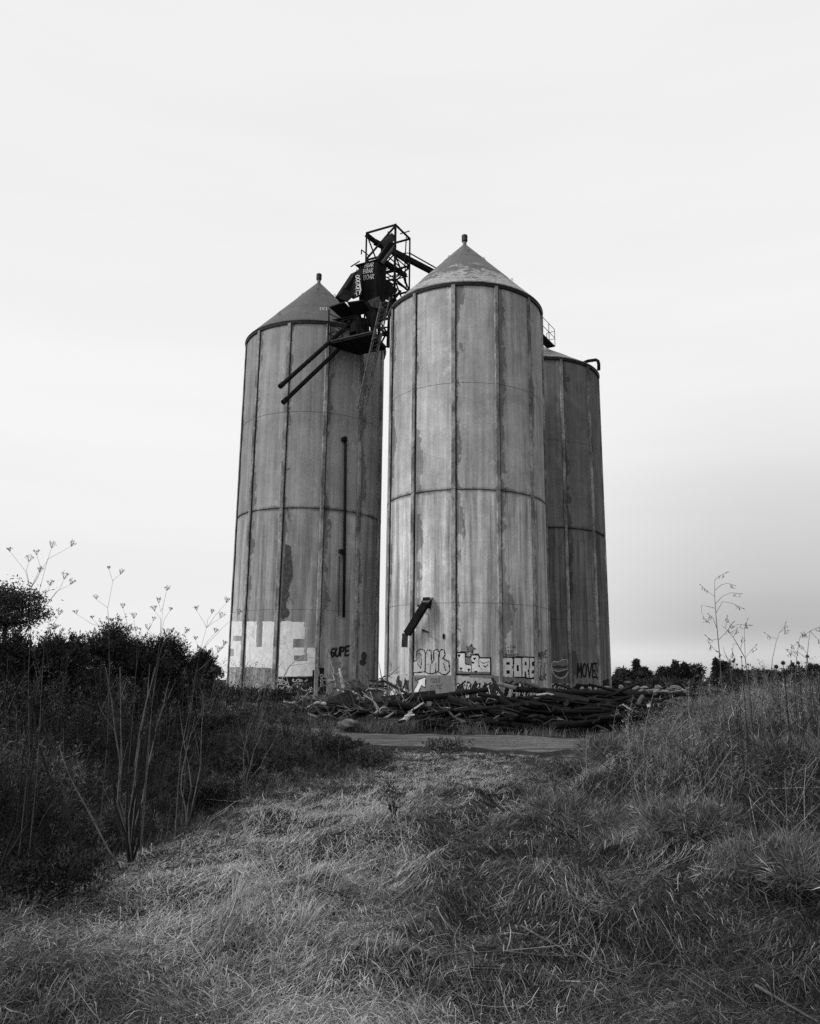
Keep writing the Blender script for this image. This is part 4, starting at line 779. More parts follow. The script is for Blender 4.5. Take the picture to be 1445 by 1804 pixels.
g6=weedplants(x,y,rng.uniform(.2,.78,n)*(.45+1.0*vnoise(x,y,.9,35)),40,.04,(.35+1.6*sst(.3,.8,vnoise(x,y,1.2,36)))*(rng.random(n)*1.3+.3),upl=.7,lw=.18,stemtone=2.2)
tag(npmesh('bank_weeds',g6[0],g6[1],M_['weed'],np.minimum(g6[2],2.6)),'low grey leafy weeds standing in the dead grass of the right bank','weeds',kind='stuff')
# -- left thicket
x,y=wedge(11500,4.8,28,.9,.66,2.0); inL=xl(y)-x; k=(inL>.05)&offroad(x,y,2.0)&(rng.random(len(x))<sst(0,.9,inL)); x,y,inL=x[k],y[k],inL[k]; n=len(x)
ht=rng.uniform(.35,1.05,n)*(.5+.75*vnoise(x,y,.55,41))*(.16+.84*sst(.0,3.0,inL))*(1+.45*sst(9,14,y)*vnoise(x,y,.35,47))*(.6+.4*sst(6,9,y)); tn=(.1+.75*sst(.4,.8,vnoise(x,y,.7,42))*(.4+.9*vnoise(x,y,2.3,44))+.35*(1-sst(0,1.2,inL)))*(rng.random(n)**1.5*2.0+.35)
g7=weedplants(x,y,ht,46,.05,tn,.4,stemtone=3.2,upl=.8,lw=.15)
x,y=wedge(110000,4.8,27,1.15,.66,2.0); inL=xl(y)-x; k=(inL>-.1)&offroad(x,y,2.0)&(rng.random(len(x))<(.25+.75*sst(.35,.6,vnoise(x,y,.9,43)))); x,y,inL=x[k],y[k],inL[k]; n=len(x)
g8=blades(x,y,(.06+.38*rng.random(n)**1.7*sst(-.1,1.2,inL)+.12*rng.random(n)),.0022+.0004*y,rng.uniform(.1,1.2,n),rng.normal(.3,1.4,n),lit(n,.5)*(.28+1.2*(1-sst(-.1,.8,inL))+.5*vnoise(x,y,1.1,45)**2))
a=joinA([g7,g8]); tag(npmesh('weed_thicket',a[0],a[1],M_['weed'],np.minimum(a[2],1.7)),'dense dark thicket of tangled weeds covering the left bank','weeds',kind='stuff')
# -- grass fringe between the track and the heap
x=rng.uniform(-9,12,42000); y=road_c(x)+2.65+rng.gamma(2,.3,len(x)); k=(y<31.5)&(rng.random(len(x))<sst(.3,.6,vnoise(x,y,.8,51))*(1-.93*sst(2.0,3.4,x))+.03); x,y=x[k],y[k]; n=len(x)
g9=blades(x,y,.12+.55*rng.random(n)**1.5*(.25+vnoise(x,y,.7,52)),np.full(n,.013),rng.uniform(.1,.9,n),rng.uniform(0,6.3,n),lit(n,.35)*(.35+.45*vnoise(x,y,.6,53)))
tag(npmesh('verge_grass',g9[0],g9[1],M_['grass'],g9[2]),'tufts of grass along the far side of the dirt track','grass',kind='stuff')
x=rng.uniform(8,60,26000); y=rng.uniform(34,85,26000); k=(x/y<.62); x,y=x[k],y[k]; n=len(x)
g10=blades(x,y,.3+.9*rng.random(n)*vnoise(x,y,.15,54),np.full(n,.04),rng.uniform(.1,.7,n),rng.uniform(0,6.3,n),lit(n,.3)*(.25+.4*vnoise(x,y,.1,55)))
x=rng.uniform(-14,10,9000); y=rng.uniform(31.5,37,9000); k=rng.random(9000)<(1-sst(-4.5,-1,x))*.9+.05; x,y=x[k],y[k]; n=len(x)
g11=blades(x,y,.3+.7*rng.random(n),np.full(n,.02),rng.uniform(.1,.7,n),rng.uniform(0,6.3,n),lit(n,.4)*.5)
a=joinA([g10,g11]); tag(npmesh('field_grass',a[0],a[1],M_['grass'],a[2]),'rough grass of the far field behind the silos and rubble','grass',kind='stuff')
x=rng.uniform(-9,9,5000); y=road_c(x)+rng.normal(-.3,1.0,5000)-rng.choice([0,0,1.6],5000); k=rng.random(5000)<sst(.55,.75,vnoise(x,y,1.4,66)); x,y=x[k],y[k]; n=len(x)
ga=blades(x,y,.04+.1*rng.random(n),np.full(n,.012),rng.uniform(.2,1.2,n),rng.uniform(0,6.3,n),lit(n,.35)*.4)
tag(npmesh('track_grass',ga[0],ga[1],M_['grass'],ga[2]),'sparse low grass sprouting on the crown of the dirt track','grass',kind='stuff')
# ------------------------------------------------------------------ bushes and trees
def bush(px,ptop,wpx,Y,label,ns=260,nl=26,leaf=.075,group=None,tone=1.0,lw=.36,wild=.28,name='bush',cat='bush',mat='bushleaf',top_bias=.0):
    c=at(px,ptop,Y); rad=wpx/2/F_PX*Y*1.2; g0=float(H(c[0],Y)); top=c[2]; hz=max(top-g0,.3)
    root=thing(name,label,cat,(c[0],Y,g0),group)
    lob=[(rng.normal(0,.42)*rad,rng.normal(0,.4)*rad,rng.uniform(.45,.72)*hz,rng.uniform(.45,.7)) for _ in range(8)]+[(0,0,.55*hz,.75)]+([(rng.uniform(-.75,.75)*rad,rng.normal(0,.35)*rad,rng.uniform(.12,.3)*hz,.6) for _ in range(8)] if name=='bush' else [])
    cs=[];ds=[];tl=[]
    sb=MB()
    for lx,ly,lz,lr in lob:
        base=np.array([c[0],Y,g0]); e=base+[lx,ly,lz*.8]; sb.tube([base+[lx*.1,ly*.1,-.1],base+[lx*.5,ly*.5,lz*.45],e],[.05*hz/2,.03*hz/2,.012],6)
    for i in range(ns):
        lx,ly,lz,lr=lob[rng.integers(len(lob))]
        v=rng.normal(size=3); v/=np.linalg.norm(v); v[2]=abs(v[2])*.9-.25
        q=rng.random()**.45; p=np.array([lx,ly,lz])+v*np.array([rad*.62,rad*.62,hz*.42])*lr*q
        p[2]=max(min(p[2],hz*.94),.25*hz*rng.random()); sp=v*.5+np.array([0,0,.75])+rng.normal(0,wild,3); sp/=np.linalg.norm(sp); L=rng.uniform(.16,.34)*(.5+hz/3)
        s=rng.random(nl); pos=np.array([c[0],Y,g0])+p+sp*(s*L)[:,None]+rng.normal(0,.05,(nl,3))*(1.15-s)[:,None]
        cs.append(pos); ds.append(np.tile(sp,(nl,1))+rng.normal(0,.5,(nl,3))); tl.append(np.full(nl,tone*math.exp(rng.normal(0,.35))))
    cs,ds,tl=np.concatenate(cs),np.concatenate(ds),np.concatenate(tl); n=len(cs)
    V,Q,T=leaves(cs,ds,leaf*(.6+.8*rng.random(n)),leaf*lw*(.7+.6*rng.random(n)),tl*lit(n,.35))
    npmesh('foliage',V,Q,M_[mat],T,parent=root); sb.build('stem',M_['bark'],root); return root
GB='dark bushes along the top of the left bank'
for a in ((20,1092,190,15,'tall dark bush at the far left edge under the spreading tree'),(98,1124,110,15.5,'dark bush filling the dip right of the tallest left bush'),(190,1110,120,18,'rounded dark bush with a humped top, between dip and twin bush'),(248,1136,90,18.5,'low grey-topped bush between the two rounded bushes'),(303,1130,100,20,'rounded dark bush directly left of the small end bush'),(352,1156,56,22,'small dark bush ending the row, nearest the giant white letters')):
    bush(a[0],a[1]-22,a[2],a[3],a[4],ns=1300,nl=24,leaf=.06,group=GB)
for a in ((40,1150,190,25,'low dark bush far behind the tallest left bush'),(150,1158,170,26,'low dark bush glimpsed behind the dip in the bush row'),(260,1164,170,27,'low dark bush glimpsed behind the twin bush')):
    bush(a[0],a[1],a[2],a[3],a[4],ns=700,nl=24,leaf=.09,group=GB)
for a in ((437,1208,120,24.5,'very dark shrub in front of the giant letters at the bank end',1.0,.08),(330,1262,150,15.5,'dark spreading shrub inside the left thicket below the rounded bushes',1.0,.06),(570,1306,110,18.5,'dark low shrub at the thicket edge beside the dirt track',1.7,.06),(650,1333,90,17.2,'smaller low shrub at the tip of the left thicket',2.4,.05),(355,1415,90,11.0,'dark mounded shrub casting shade at the path edge on the left',1.0,.045),(60,1520,230,6.6,'dark low shrub in the near left corner beside the path',.8,.035),(440,1330,130,15.0,'dark shrub in the middle of the left thicket',1.4,.05),(170,1300,160,13.0,'dark shrub behind the bare many-stemmed shrub',1.1,.05)):
    bush(a[0],a[1],a[2],a[3],a[4],ns=240,leaf=a[6],tone=a[5],name='shrub',cat='shrub')
for a in ((775,1312,70,18.5,'low grassy weed clump on the path just before the track',4.5,.06),(1010,1368,110,13.6,'matted weed clump at the foot of the right bank',3.6,.05)):
    bush(a[0],a[1],a[2],a[3],a[4],ns=110,leaf=a[6],tone=a[5],name='weed_clump',cat='weeds')
for a in ((1075,1400,110,12.2,'low dark weed hummock beside the half buried rock'),(1180,1330,120,12.5,'rounded weed hummock midway up the right bank'),(1300,1300,130,11.5,'tall weed hummock below the thistles'),(1115,1300,110,17.5,'weed hummock beside the right end of the heap'),(1235,1262,90,16.5,'leafy weed hummock on the crest near the tallest bare weed'),(1400,1330,140,8.8,'broad weed hummock near the right edge'),(1010,1440,130,9.8,'dark drooping grass hummock at the path side of the right bank'),(1250,1470,150,8.0,'matted weed hummock low on the right bank above the straw'),(1390,1500,150,6.6,'dark matted hummock in the near right corner')):
    bush(a[0],a[1],a[2],a[3],a[4],ns=230,nl=22,leaf=.14,lw=.04,wild=.8,tone=1.2,mat='weed',name='weed_clump',cat='weeds',group='weed hummocks on the right bank')
def tree(px,ptop,wpx,hpx,Y,label,name='tree',ns=90,nl=60,leaf=.2,group=None,conifer=False,tone=1,mat='treeleaf',trunkpx=None,gap=.9):
    c=at(px,ptop,Y); k=Y/F_PX; rad=wpx/2*k; ch=hpx*k; g0=float(H(c[0],Y)); root=thing(name,label,'tree',(c[0],Y,g0),group)
    top=c[2]; cz=top-ch/2; sb=MB(); base=np.array([c[0],Y,g0]); tr=max(.05,rad*.07)
    fork=np.array([c[0]+rng.normal(0,.06)*rad,Y,max(cz-ch*.3,g0+.2)]); sb.tube([base-[0,0,.2],(base+fork)/2+[rad*.03,0,0],fork,np.array([c[0],Y,cz+ch*.2])],[tr*1.3,tr,tr*.8,tr*.2],8)
    cs=[];ds=[];tl=[]
    for i in range(ns):
        v=rng.normal(size=3); v/=np.linalg.norm(v); q=rng.random()**.4
        if conifer:
            tt=rng.random()**1.4; p=np.array([math.cos(i*2.4)*rad*(1-tt)*q,math.sin(i*2.4)*rad*(1-tt)*q,-ch/2+ch*tt])
        else: p=v*np.array([rad,rad,ch/2])*q*(1-.25*rng.random())
        cc=np.array([c[0],Y,cz])+p; s=rad*.17*rng.uniform(.6,1.35)
        if not conifer and i%4==0: sb.tube([fork,(fork+cc)/2+rng.normal(0,.05,3)*rad,cc],[tr*.5,tr*.3,tr*.08],5)
        if not conifer and mat=='fartree' and i%3==0: cc[2]=g0+rng.random()*(cz-g0)
        pos=cc+rng.normal(size=(nl,3))*s*np.array([1,1,.7]); cs.append(pos); ds.append(rng.normal(size=(nl,3))+[0,0,-.2]); tl.append(np.full(nl,tone*math.exp(rng.normal(0,.3))))
    cs,ds,tl=np.concatenate(cs),np.concatenate(ds),np.concatenate(tl); n=len(cs); cs[:,2]=np.maximum(cs[:,2],g0+.05)
    V,Q,T=leaves(cs,ds,leaf*(.6+.8*rng.random(n)),leaf*.4*(.7+.6*rng.random(n)),tl*lit(n,.3)); npmesh('crown',V,Q,M_[mat],T,parent=root); sb.build('trunk',M_['bark'],root); return root
tree(22,1026,130,92,58,'tall airy tree with gaps in its crown, rising behind the left bushes',ns=75,nl=120,leaf=.24)
tree(377,1169,28,20,60,'tiny dark tree between the left bushes and the lettered silo',ns=40,nl=50,leaf=.2)
FT='distant trees on the horizon at the right'
for a in ((1098,1178,36,22,210,0,'low rounded distant tree nearest the rear silo'),(1121,1164,20,34,215,1,'slim pointed distant tree rising left of the tiny house'),(1134,1176,22,24,205,0,'low dark distant tree just left of the tiny house'),(1172,1174,30,28,200,0,'rounded distant tree right of the tiny house'),(1190,1167,24,36,202,1,'pointed distant tree, peak of the dark clump'),(1206,1170,26,32,204,1,'second pointed distant tree inside the dark clump'),(1222,1168,36,34,206,0,'broad distant tree at the right end of the dark clump'),(1261,1162,16,30,230,1,'lone slim distant conifer behind the tall bare weed'),(1276,1164,20,28,232,0,'small distant tree beside the slim conifer'),(1300,1183,50,15,180,0,'low wide distant tree behind the right bank weeds'),(1345,1181,60,18,190,0,'wide distant tree farther right behind the bank'),(1400,1174,40,24,185,0,'distant tree near the right edge behind the bank'),(1436,1172,40,26,188,0,'distant tree at the right edge of the scene')):
    tree(a[0],a[1],a[2],a[3],a[4],a[6],name='conifer' if a[5] else 'tree',ns=75,nl=60,leaf=.75,group=FT,conifer=bool(a[5]),mat='fartree')
for i,(px,top,wd,Y) in enumerate(((1085,1190,60,95),(1125,1188,70,100),(1165,1193,60,90),(1215,1191,80,96),(1265,1188,80,92),(1320,1194,90,94),(1390,1193,90,97),(1440,1186,70,93))):
    bush(px,top,wd,Y,['grey hedge bush behind the rubble near the rear silo','bushy hedge clump below the slim distant tree','hedge clump below the tiny house','hedge clump under the dark distant clump','hedge clump behind the tall bare weed','wide hedge clump behind the thistles','second wide hedge clump behind the crossing-twig weed','hedge clump cut by the right edge'][i],ns=160,nl=24,leaf=.28,tone=1.6,group='hedge bushes beyond the rubble')
# tiny house on the horizon
hc=at(1150,1187,250); hs=thing('house','tiny gabled house far off between the distant trees','house',(hc[0],250,0)); hw2=2.2
b=MB(); b.add([(hc[0]+sx_*hw2,250+sy_*3,z) for z in (-.3,hc[2]-.3) for sx_,sy_ in ((-1,-1),(1,-1),(1,1),(-1,1))],[(0,1,5,4),(1,2,6,5),(2,3,7,6),(3,0,4,7)]).build('wall',M_['grey_wood'],hs)
b=MB(); z0=hc[2]-.3; e=hw2+.35; b.prism([(hc[0]-e,246.6,z0),(hc[0]+e,246.6,z0),(hc[0]+e*.7,250,z0+1.1),(hc[0]-e*.7,250,z0+1.1)],.12); b.prism([(hc[0]-e,253.4,z0),(hc[0]+e,253.4,z0),(hc[0]+e*.7,250,z0+1.1),(hc[0]-e*.7,250,z0+1.1)],.12); b.build('roof',M_['galv'],hs)
# ------------------------------------------------------------------ tall dry plants against the sky
def umbel(b,p,d,s,n=11):
    d=np.array(d,float); d/=np.linalg.norm(d)+1e-9; d=d*.6+np.array([0,0,.6])
    for i in range(n):
        a=6.283*i/n+rng.random(); sp=rng.uniform(.35,.8); v=d+np.array([math.cos(a),math.sin(a),0])*sp; v/=np.linalg.norm(v); q=p+v*s*rng.uniform(.8,1.1)
        b.tube([p,(p+q)/2+[0,0,-s*.05],q],[.0011,.001,.0008],4,False)
        for _ in range(2):
            r=q+rng.normal(0,s*.1,3); b.tube([q,r],[.0009,.0009],3,False); b.tube([r-[0,0,.003],r+[0,0,.004]],[.0026,.0018],4)
def fennel(stem,tips,Y,label,base_r=.0042,us=.06,mat='skystem',group='dry fennel plants on the left bank',nodes=True):
    P=[at(x,y,Y) for x,y in stem]; root=thing('fennel_plant',label,'dry plant',(P[0][0],Y,float(H(P[0][0],Y))),group)
    foot=np.array([P[0][0],Y,float(H(P[0][0],Y))-.05]); b=MB(); pts=[foot]+P if foot[2]<P[0][2]-.05 else [foot]+P[1:]
    b.tube(pts,[base_r*(1-.75*i/(len(pts)-1)) for i in range(len(pts))],6); b.build('stem',M_[mat],root)
    for (j,x,y,mx,my,big) in tips:
        yy=Y+rng.uniform(-.25,.25); p=at(x,y,yy); s=P[min(j,len(P)-1)]; m=at(mx,my,(Y+yy)/2); br=MB(); br.tube([s,m,p],[base_r*.45,base_r*.36,base_r*.25],5); bo=br.build('branch',M_[mat],root)
        if big>0: u=MB(); umbel(u,p,p-m,us*big); u.build('flower_head',M_[mat],bo)
    return root
fennel([(52,1330),(50,1200),(54,1100),(53,1038)],[(3,18,972,45,1006,.7),(3,51,990,47,1004,1.1),(2,91,966,84,986,1.1),(3,125,963,86,984,1),(3,65,978,72,1000,.8),(3,70,1008,66,1020,.8),(2,113,1021,106,1036,1.1),(2,88,1032,82,1046,.9),(2,124,1030,100,1042,.9)],7.5,'tallest dry fennel at the left, heads fanned over the airy tree')
fennel([(66,1360),(74,1200),(78,1130)],[(2,104,1084,92,1104,1),(2,88,1090,84,1108,.8),(2,98,1108,90,1118,.6),(1,60,1150,66,1170,.6)],7.2,'short dry fennel leaning beneath the tallest fennel')
fennel([(190,1300),(193,1180),(192,1108),(190,1071),(199,1024)],[(4,192,1003,195,1012,.6),(4,212,1012,204,1018,1),(3,170,1056,181,1064,.8),(2,135,1082,162,1099,.7),(2,163,1090,172,1100,.5)],8.5,'slender dry fennel over the humped bush with one bent side branch')
fennel([(262,1300),(275,1180),(283,1122),(287,1071)],[(3,294,1041,291,1052,.8),(3,280,1063,284,1078,1),(2,273,1077,283,1090,1),(2,300,1076,290,1090,.6),(2,262,1110,272,1120,1),(1,297,1118,288,1132,1)],8.2,'straight dry fennel with many small heads left of the twin bush')
fennel([(232,1290),(240,1180),(246,1140)],[(2,217,1072,226,1104,.9),(2,236,1090,238,1110,1.1),(2,214,1096,228,1114,.6),(2,228,1112,236,1124,.9),(2,270,1094,258,1116,.7),(2,268,1126,256,1134,.9),(1,240,1112,242,1128,.8)],9.0,'broad dry fennel with wide low heads at the gap between bushes')
fennel([(330,1300),(345,1190),(352,1150),(364,1106)],[(3,347,1076,358,1094,.8),(3,373,1081,366,1092,.8),(3,399,1062,380,1084,.9),(3,388,1089,374,1098,1.1),(2,419,1083,392,1106,1),(2,379,1115,366,1130,.8),(2,345,1128,350,1138,.7)],8.4,'spreading dry fennel whose right head overlaps the lettered silo')
fennel([(318,1330),(334,1250),(344,1186)],[(2,384,1150,366,1168,1.1),(2,394,1138,372,1160,.8),(2,372,1184,358,1190,.8),(1,330,1212,331,1228,.6)],7.8,'low dry fennel reaching right below the spreading fennel',mat='pstem')
fennel([(262,1330),(268,1240),(284,1140),(295,1128)],[(3,326,1116,310,1122,.9),(2,292,1150,286,1160,.5),(1,256,1200,262,1215,.5)],7.6,'crooked dry fennel arching right in front of the twin bush')
def shrub_stems(name,label,base,Y,tops,mats,r=.008,wob=.02,cat='dry shrub',twigs=3,group=None):
    g=at(*base,Y); g[2]=float(H(g[0],Y)); root=thing(name,label,cat,g,group)
    for i,(tx,ty,Yt) in enumerate(tops):
        p=at(tx,ty,Yt); b=MB(); k=7; off=rng.normal(0,.06,3)*[1,1,0]; pts=[]
        for q in range(k):
            t=q/(k-1); s=g+off*min(1,t*3)*1.2+(p-g)*t; s=s+np.array([(p-g)[0]*.35*(t*t-t)*1.0,0,0])+rng.normal(0,wob,3)*(0<q<k-1); pts.append(s)
        pts[0]=pts[0]-np.array([0,0,.04]); b.tube(pts,[r*(1-.7*q/(k-1)) for q in range(k)],6)
        for _ in range(twigs):
            a=rng.integers(3,k-1); v=(pts[a+1]-pts[a]); v=v/np.linalg.norm(v)+rng.normal(0,.45,3); l=rng.uniform(.08,.28); b.tube([pts[a],pts[a]+v*l*.5,pts[a]+v*l+[0,0,.03]],[r*.4,r*.3,r*.15],4)
        b.build('stem',M_[mats[i%len(mats)]],root)
    return root
rs2=np.random.default_rng(5)
shrub_stems('dry_shrub','bare many-stemmed shrub fanning up at the path edge on the left',(230,1512),8.4,[(175+rs2.uniform(-5,5)+i*9.5,1195+rs2.uniform(-25,70),8.4+rs2.uniform(-.3,.6)) for i in range(16)],['dstem','dstem','pstem','dstem'],.011)
shrub_stems('dry_shrub','few dark crooked stems leaning at the far left edge of the thicket',(2,1420),6.6,[(26,1205,6.6),(44,1215,6.8),(-10,1220,6.6)],['dstem'],.011)
shrub_stems('dry_shrub','sparse pale stems behind the bare many-stemmed shrub',(330,1440),10,[(300,1235,10),(335,1250,10.2),(365,1262,10.4),(390,1215,10),(352,1240,10.2)],['pstem','dstem'],.009)
shrub_stems('dry_shrub','thin upright stems near the dark shrub before the giant letters',(430,1400),13,[(405,1270,13),(428,1240,13.3),(446,1268,13),(470,1262,13),(455,1225,13.5),(490,1275,13)],['pstem','dstem','pstem'],.01)
def bent(name,label,pts,Y,r,mat,cat='stem'):
    P=[at(x,y,Y) for x,y in pts]; P[0][2]=min(P[0][2],float(H(P[0][0],Y))-.02) if False else P[0][2]
    b=MB(); b.tube(P,[r*(1-.6*i/(len(P)-1)) for i in range(len(P))],6); o=b.build(name,M_[mat],origin=P[0],smooth=True); return tag(o,label,cat)
bent('bare_stem','dark crooked stem bending across the left thicket',[(131,1482),(128,1465),(120,1440),(106,1406),(92,1385),(86,1366),(76,1335),(66,1310),(62,1275),(60,1256),(46,1228),(33,1207)],7.3,.014,'dstem')
bent('bare_stem','long pale stem slanting down left of the bare shrub',[(214,1534),(190,1495),(173,1462),(158,1432),(143,1406),(125,1372),(112,1340),(104,1312)],7.6,.009,'pstem')
bent('bare_stem','pale forked stem rising in the middle of the bare shrub',[(233,1520),(228,1480),(227,1440),(235,1390),(246,1310),(254,1260),(262,1215)],8.2,.008,'pstem')
# right bank weeds
def tallweed(label,stem,brs,Y,r=.006,mat='skystem',pods=True,name='tall_weed'):
    P=[at(x,y,Y) for x,y in stem]; g=float(H(P[0][0],Y)); root=thing(name,label,'dry plant',(P[0][0],Y,g),'tall dry weeds on the right bank')
    pts=[np.array([P[0][0],Y,g-.05])]+P; b=MB(); b.tube(pts,[r*(1-.75*i/(len(pts)-1)) for i in range(len(pts))],6); b.build('stem',M_[mat],root)
    for br in brs:
        Q=[at(x,y,Y+rng.uniform(-.1,.1)*i) for i,(x,y) in enumerate(br)]; b=MB(); b.tube(Q,[r*.42*(1-.5*i/(len(Q)-1)) for i in range(len(Q))],4)
        if pods:
            e=Q[-1]; v=e-Q[-2]; v/=np.linalg.norm(v); b.tube([e,e+v*.02,e+v*.05],[.003,.005,.002],5)
            for t in (.35,.6,.8):
                s=Q[-2]+(Q[-1]-Q[-2])*t; b.tube([s,s+[rng.normal(0,.02),0,-.03],s+[rng.normal(0,.02),0,-.05]],[.002,.004,.001],4)
        b.build('branch',M_[mat],root)
    return root
z3=lambda pts:[(1060+u/3.753,1000+v/3.753) for u,v in pts]
tallweed('tallest bare weed on the right bank with drooping side twigs',z3([(790,720),(785,630),(770,470),(755,300),(748,190),(748,85)]),[z3(q) for q in ([(748,85),(770,60),(815,38)],[(748,190),(705,160),(655,115)],[(750,150),(790,115),(830,102),(880,118)],[(752,240),(800,190),(850,165),(920,172)],[(756,300),(800,225),(860,235),(925,265)],[(748,268),(700,255),(660,250),(662,300),(695,360)],[(762,400),(735,330),(710,310)],[(770,470),(725,480),(690,450)],[(772,480),(820,430),(850,395)],[(778,560),(745,540),(712,500)])],9.5,.0075)
tallweed('branching seedy weed just right of the tallest bare weed',z3([(965,720),(950,600),(900,510),(870,460),(835,420),(800,385)]),[z3(q) for q in ([(870,460),(890,420),(895,405)],[(840,420),(850,380),(862,370)],[(855,400),(900,375),(970,380)],[(900,510),(870,500),(868,560),(880,600)],[(950,600),(985,550),(1020,515)],[(950,590),(945,480),(945,395),(965,345)],[(820,400),(828,350),(830,325)],[(920,540),(930,480),(932,460)])],9.2,.006)
tallweed('faint slim weed standing alone in the right bank grass',z3([(1120,720),(1130,600),(1155,490),(1175,430)]),[z3(q) for q in ([(1175,430),(1200,400),(1215,370)],[(1175,430),(1200,412),(1230,415)],[(1160,470),(1120,460),(1085,435)])],10,.005)
tallweed('weed with crossing twigs beside the right edge',z3([(1350,760),(1355,640),(1368,500),(1378,420)]),[z3(q) for q in ([(1378,420),(1350,440),(1340,430)],[(1378,420),(1420,400),(1450,390)],[(1378,420),(1420,465),(1450,490)],[(1358,600),(1300,560),(1240,545)],[(1360,570),(1320,520),(1300,500)])],8.6,.006)
tallweed('leaning weed close to the crossing-twig weed',z3([(1280,740),(1290,600),(1305,490),(1315,450)]),[z3(q) for q in ([(1305,490),(1270,520),(1255,510)],[(1290,600),(1260,570),(1235,555)],[(1310,470),(1325,440),(1320,430)])],9,.005)
tallweed('low seedy weed left of the branching seedy weed',z3([(860,720),(840,620),(812,560),(805,520)]),[z3(q) for q in ([(812,560),(830,590),(850,620)],[(840,620),(865,585),(862,545)],[(830,600),(800,580),(770,560)])],9.4,.005)
# seed balls (dried thistle heads)
TB=[(870,620,9),(925,590,6),(880,608,5),(968,640,6),(930,648,5),(1200,630,14),(1360,586,11),(1155,655,14),(1210,690,14),(1262,640,13),(1380,650,20),(895,640,6),(1420,655,18),(1300,630,12)]
for i,(u,v,s) in enumerate(TB):
    x,yy=z3([(u,v)])[0]; Y=8.8; c=at(x,yy,Y); r=s/3.753/F_PX*Y; g=float(H(c[0],Y)); root=thing('thistle',None,None,(c[0],Y,g)); tag(root,['dried thistle with one small dark round head standing in the bank grass','dried thistle with a large dark round head near the right edge'][u>1100],'dry plant',['small headed thistles on the right bank','large headed thistles on the right bank'][u>1100])
    b=MB(); b.tube([(c[0]+rng.normal(0,.03),Y,g-.03),((c[0]),Y,(g+c[2])/2),c],[.004,.0035,.003],5); b.build('stem',M_['dstem'],root)
    b=MB(); b.lathe([(0,-r),(r*.75,-r*.7),(r,0),(r*.7,r*.65),(r*.2,r*.9),(0,r*1.0)],c,8)
    for q in range(26):
        d=rng.normal(size=3); d/=np.linalg.norm(d); b.tube([c+d*r*.8,c+d*r*1.35],[.0018,.0006],3,False)
    b.build('seed_head',M_['dstem'],root)
# dark standing dead stems and fallen stalks on the right bank
shrub_stems('dry_shrub','dark brittle shrub stems standing midway up the right bank',(1240,1425),9.2,[(1225,1290,9.2),(1250,1275,9.4),(1210,1330,9),(1290,1330,9.3),(1262,1310,9.2),(1232,1340,9.1)],['dstem'],.008,twigs=6)
shrub_stems('dry_shrub','dark twiggy shrub stems higher on the right bank near the edge',(1390,1420),8.2,[(1370,1270,8.2),(1400,1290,8.4),(1430,1260,8.3),(1350,1310,8)],['dstem'],.007,twigs=6)
shrub_stems('dry_shrub','pale thin upright stems on the crest of the right bank',(1345,1300),10,[(1330,1180,10),(1350,1170,10),(1372,1190,10.2),(1310,1185,10),(1395,1185,10.2)],['pstem'],.005,twigs=4)
def i_dim(l): return 'on the path' in l or 'in front of the hump' in l or 'under the leafy' in l
def fallen(name,label,pts,Y,r,mat,cat,lift=.05):
    P=[]
    for i,(x,yy) in enumerate(pts):
        p=at(x,yy,Y[0]+(Y[1]-Y[0])*i/(len(pts)-1)); P.append(p)
    # rest on the terrain: sample along the sight line until it meets the ground
    Q=[]
    for x,yy in pts:
        d=ray(x,yy); t=3.0
        while t<40 and EYE+d[2]*t>float(H(d[0]*t,d[1]*t))+lift: t+=.02
        Q.append(d*t+np.array([0,0,EYE]))
    r*=.6; b=MB(); b.tube(Q,[r*(1-.5*i/(len(Q)-1)) for i in range(len(Q))],6,True,None,.08); o=b.build(name,M_['grey_wood' if mat=='pale_wood' and i_dim(label) else mat],origin=Q[0]); return tag(o,label,cat)
fz=lambda pts:[(720+u/1.993,1480+v/1.993) for u,v in pts]
fallen('fallen_branch','long pale branch lying level across the mown straw',fz([(20,440),(120,405),(200,395),(340,390),(480,405),(650,405)]),(6,6),.011,'grey_wood','branch')
fallen('fallen_branch','straight grey stick slanting over the long pale branch',fz([(395,300),(480,350),(560,390),(680,435)]),(6,6),.012,'grey_wood','branch')
fallen('fallen_branch','thin pale stick crossing above the long pale branch',fz([(330,390),(450,378),(570,366)]),(6,6),.007,'pale_wood','branch')
fallen('fallen_branch','short bleached stick with a bent end near the front',fz([(530,494),(600,496),(670,497),(712,538)]),(6,6),.007,'pale_wood','branch')
fallen('fallen_branch','curved dark stick with a pale tip standing out of the straw',[(841,1481),(850,1482),(862,1490),(875,1503)],(9,9),.018,'grey_wood','branch',.1)
f5=lambda pts:[(440+u/2.58,1280+v/2.58) for u,v in pts]
fallen('fallen_branch','thin pale stalk lying in front of the hump',f5([(550,498),(660,503),(780,515),(870,532)]),(9,9),.012,'pale_wood','branch')
fallen('fallen_branch','pale split stick on the path left of the leafy stub',f5([(370,495),(410,482),(450,466)]),(9,9),.018,'pale_wood','branch')
fallen('fallen_branch','flat dark stick on the path beyond the split stick',f5([(255,458),(310,455),(355,452)]),(10,10),.02,'grey_wood','branch')
fallen('fallen_branch','grey stalk lying level across the middle of the path',f5([(320,748),(400,752),(480,758)]),(7,7),.012,'grey_wood','branch')
fallen('fallen_branch','long pale stalk lying on the path under the leafy stub',f5([(500,592),(600,598),(720,602),(800,612)]),(8,8),.01,'pale_wood','branch')
r4=lambda pts:[(960+u/2.979,1180+v/2.979) for u,v in pts]
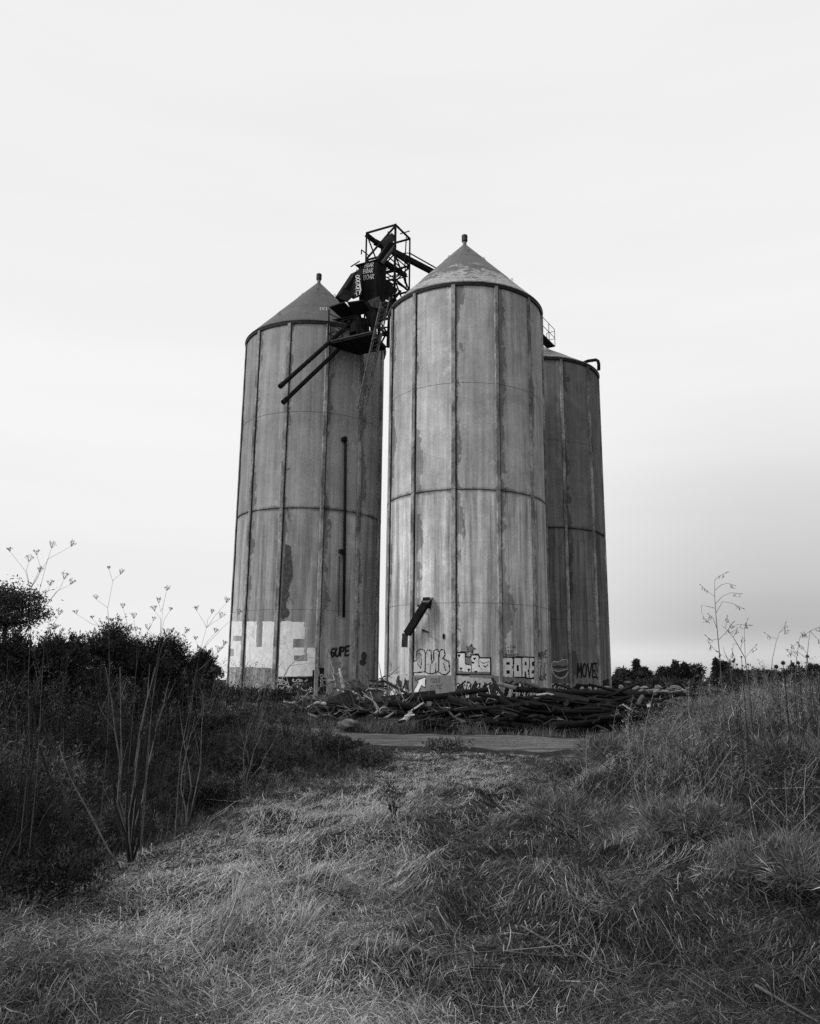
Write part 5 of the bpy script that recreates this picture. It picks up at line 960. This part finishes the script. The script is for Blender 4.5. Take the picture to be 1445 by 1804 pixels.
for i,(pl,lb) in enumerate((([(860,690),(920,712),(980,740)],'pale stalk lying against the right bank above its shadowed foot'),([(1060,750),(1110,690),(1160,650)],'pale stalk leaning up the right bank'),([(1170,625),(1300,620),(1445,615)],'long level pale stalk high on the right bank near the edge'),([(1190,690),(1230,740),(1290,800)],'pale stalk slanting down the right bank near the edge'),([(1280,505),(1360,545),(1445,585)],'long pale stalk slanting down to the right edge'),([(690,805),(760,750),(815,705)],'pale stalk leaning beside the half buried rock'),([(1260,245),(1320,215),(1445,205)],'pale arched stalk near the crest of the right bank'))):
    fallen('fallen_stalk',lb,r4(pl),(8,8),.007,'pale_wood','stalk',.16)
fallen('fallen_branch','thick bleached stalks bundle end in the near right corner',[(1330,1735),(1380,1765),(1440,1800)],(5,5),.016,'grey_wood','branch',.06)
def stump(label,sticks,Y,name='cut_stump'):
    c=at(*sticks[0][0],Y); g=float(H(c[0],Y)); root=thing(name,label,'stump',(c[0],Y,g))
    for p,q,r,m in sticks:
        a=at(*p,Y); a[2]=float(H(a[0],Y))-.06; e=at(*q,Y); b=MB(); b.tube([a,(a+e)/2+rng.normal(0,.006,3),e],[r,r*.9,r*.75],7,True,1); b.build('cut_stem',[M_[m],M_['cut']],root)
    return root
stump('cut-down shrub stump with several cut stems on the mid-path hump',[((766,1412),(765,1396),.014,'dstem'),((776,1414),(787,1394),.016,'dstem'),((779,1418),(794,1396),.015,'dstem'),((783,1420),(805,1393),.016,'dstem'),((756,1420),(752,1433),.012,'pstem'),((770,1416),(777,1400),.011,'dstem')],12.3)
stump('pair of ragged upright stubs left of the hump',[((693,1515),(695,1462),.03,'pstem'),((681,1515),(680,1474),.012,'dstem'),((697,1515),(702,1478),.012,'pstem')],9.0)
stump('single short dark stub on the left of the path',[((512,1515),(513,1497),.018,'dstem'),((508,1515),(505,1505),.01,'dstem')],9.0)
bush(694,1441,34,8.98,'brown leafy tuft still clinging to the ragged upright stubs',ns=40,nl=14,leaf=.03,tone=2.2,name='leaf_tuft',cat='weeds')
q=at(1136,1416,11.6); lump('rock',(q[0],11.6,q[2]-.1),.24,M_['rock'],'half buried pale rock at the foot of the right bank','rock',seed=31,sq=(1.3,1,.9))
S.cycles.max_bounces=4; S.cycles.diffuse_bounces=3; S.cycles.use_denoising=False
S.cycles.use_adaptive_sampling=True; S.cycles.adaptive_threshold=.01
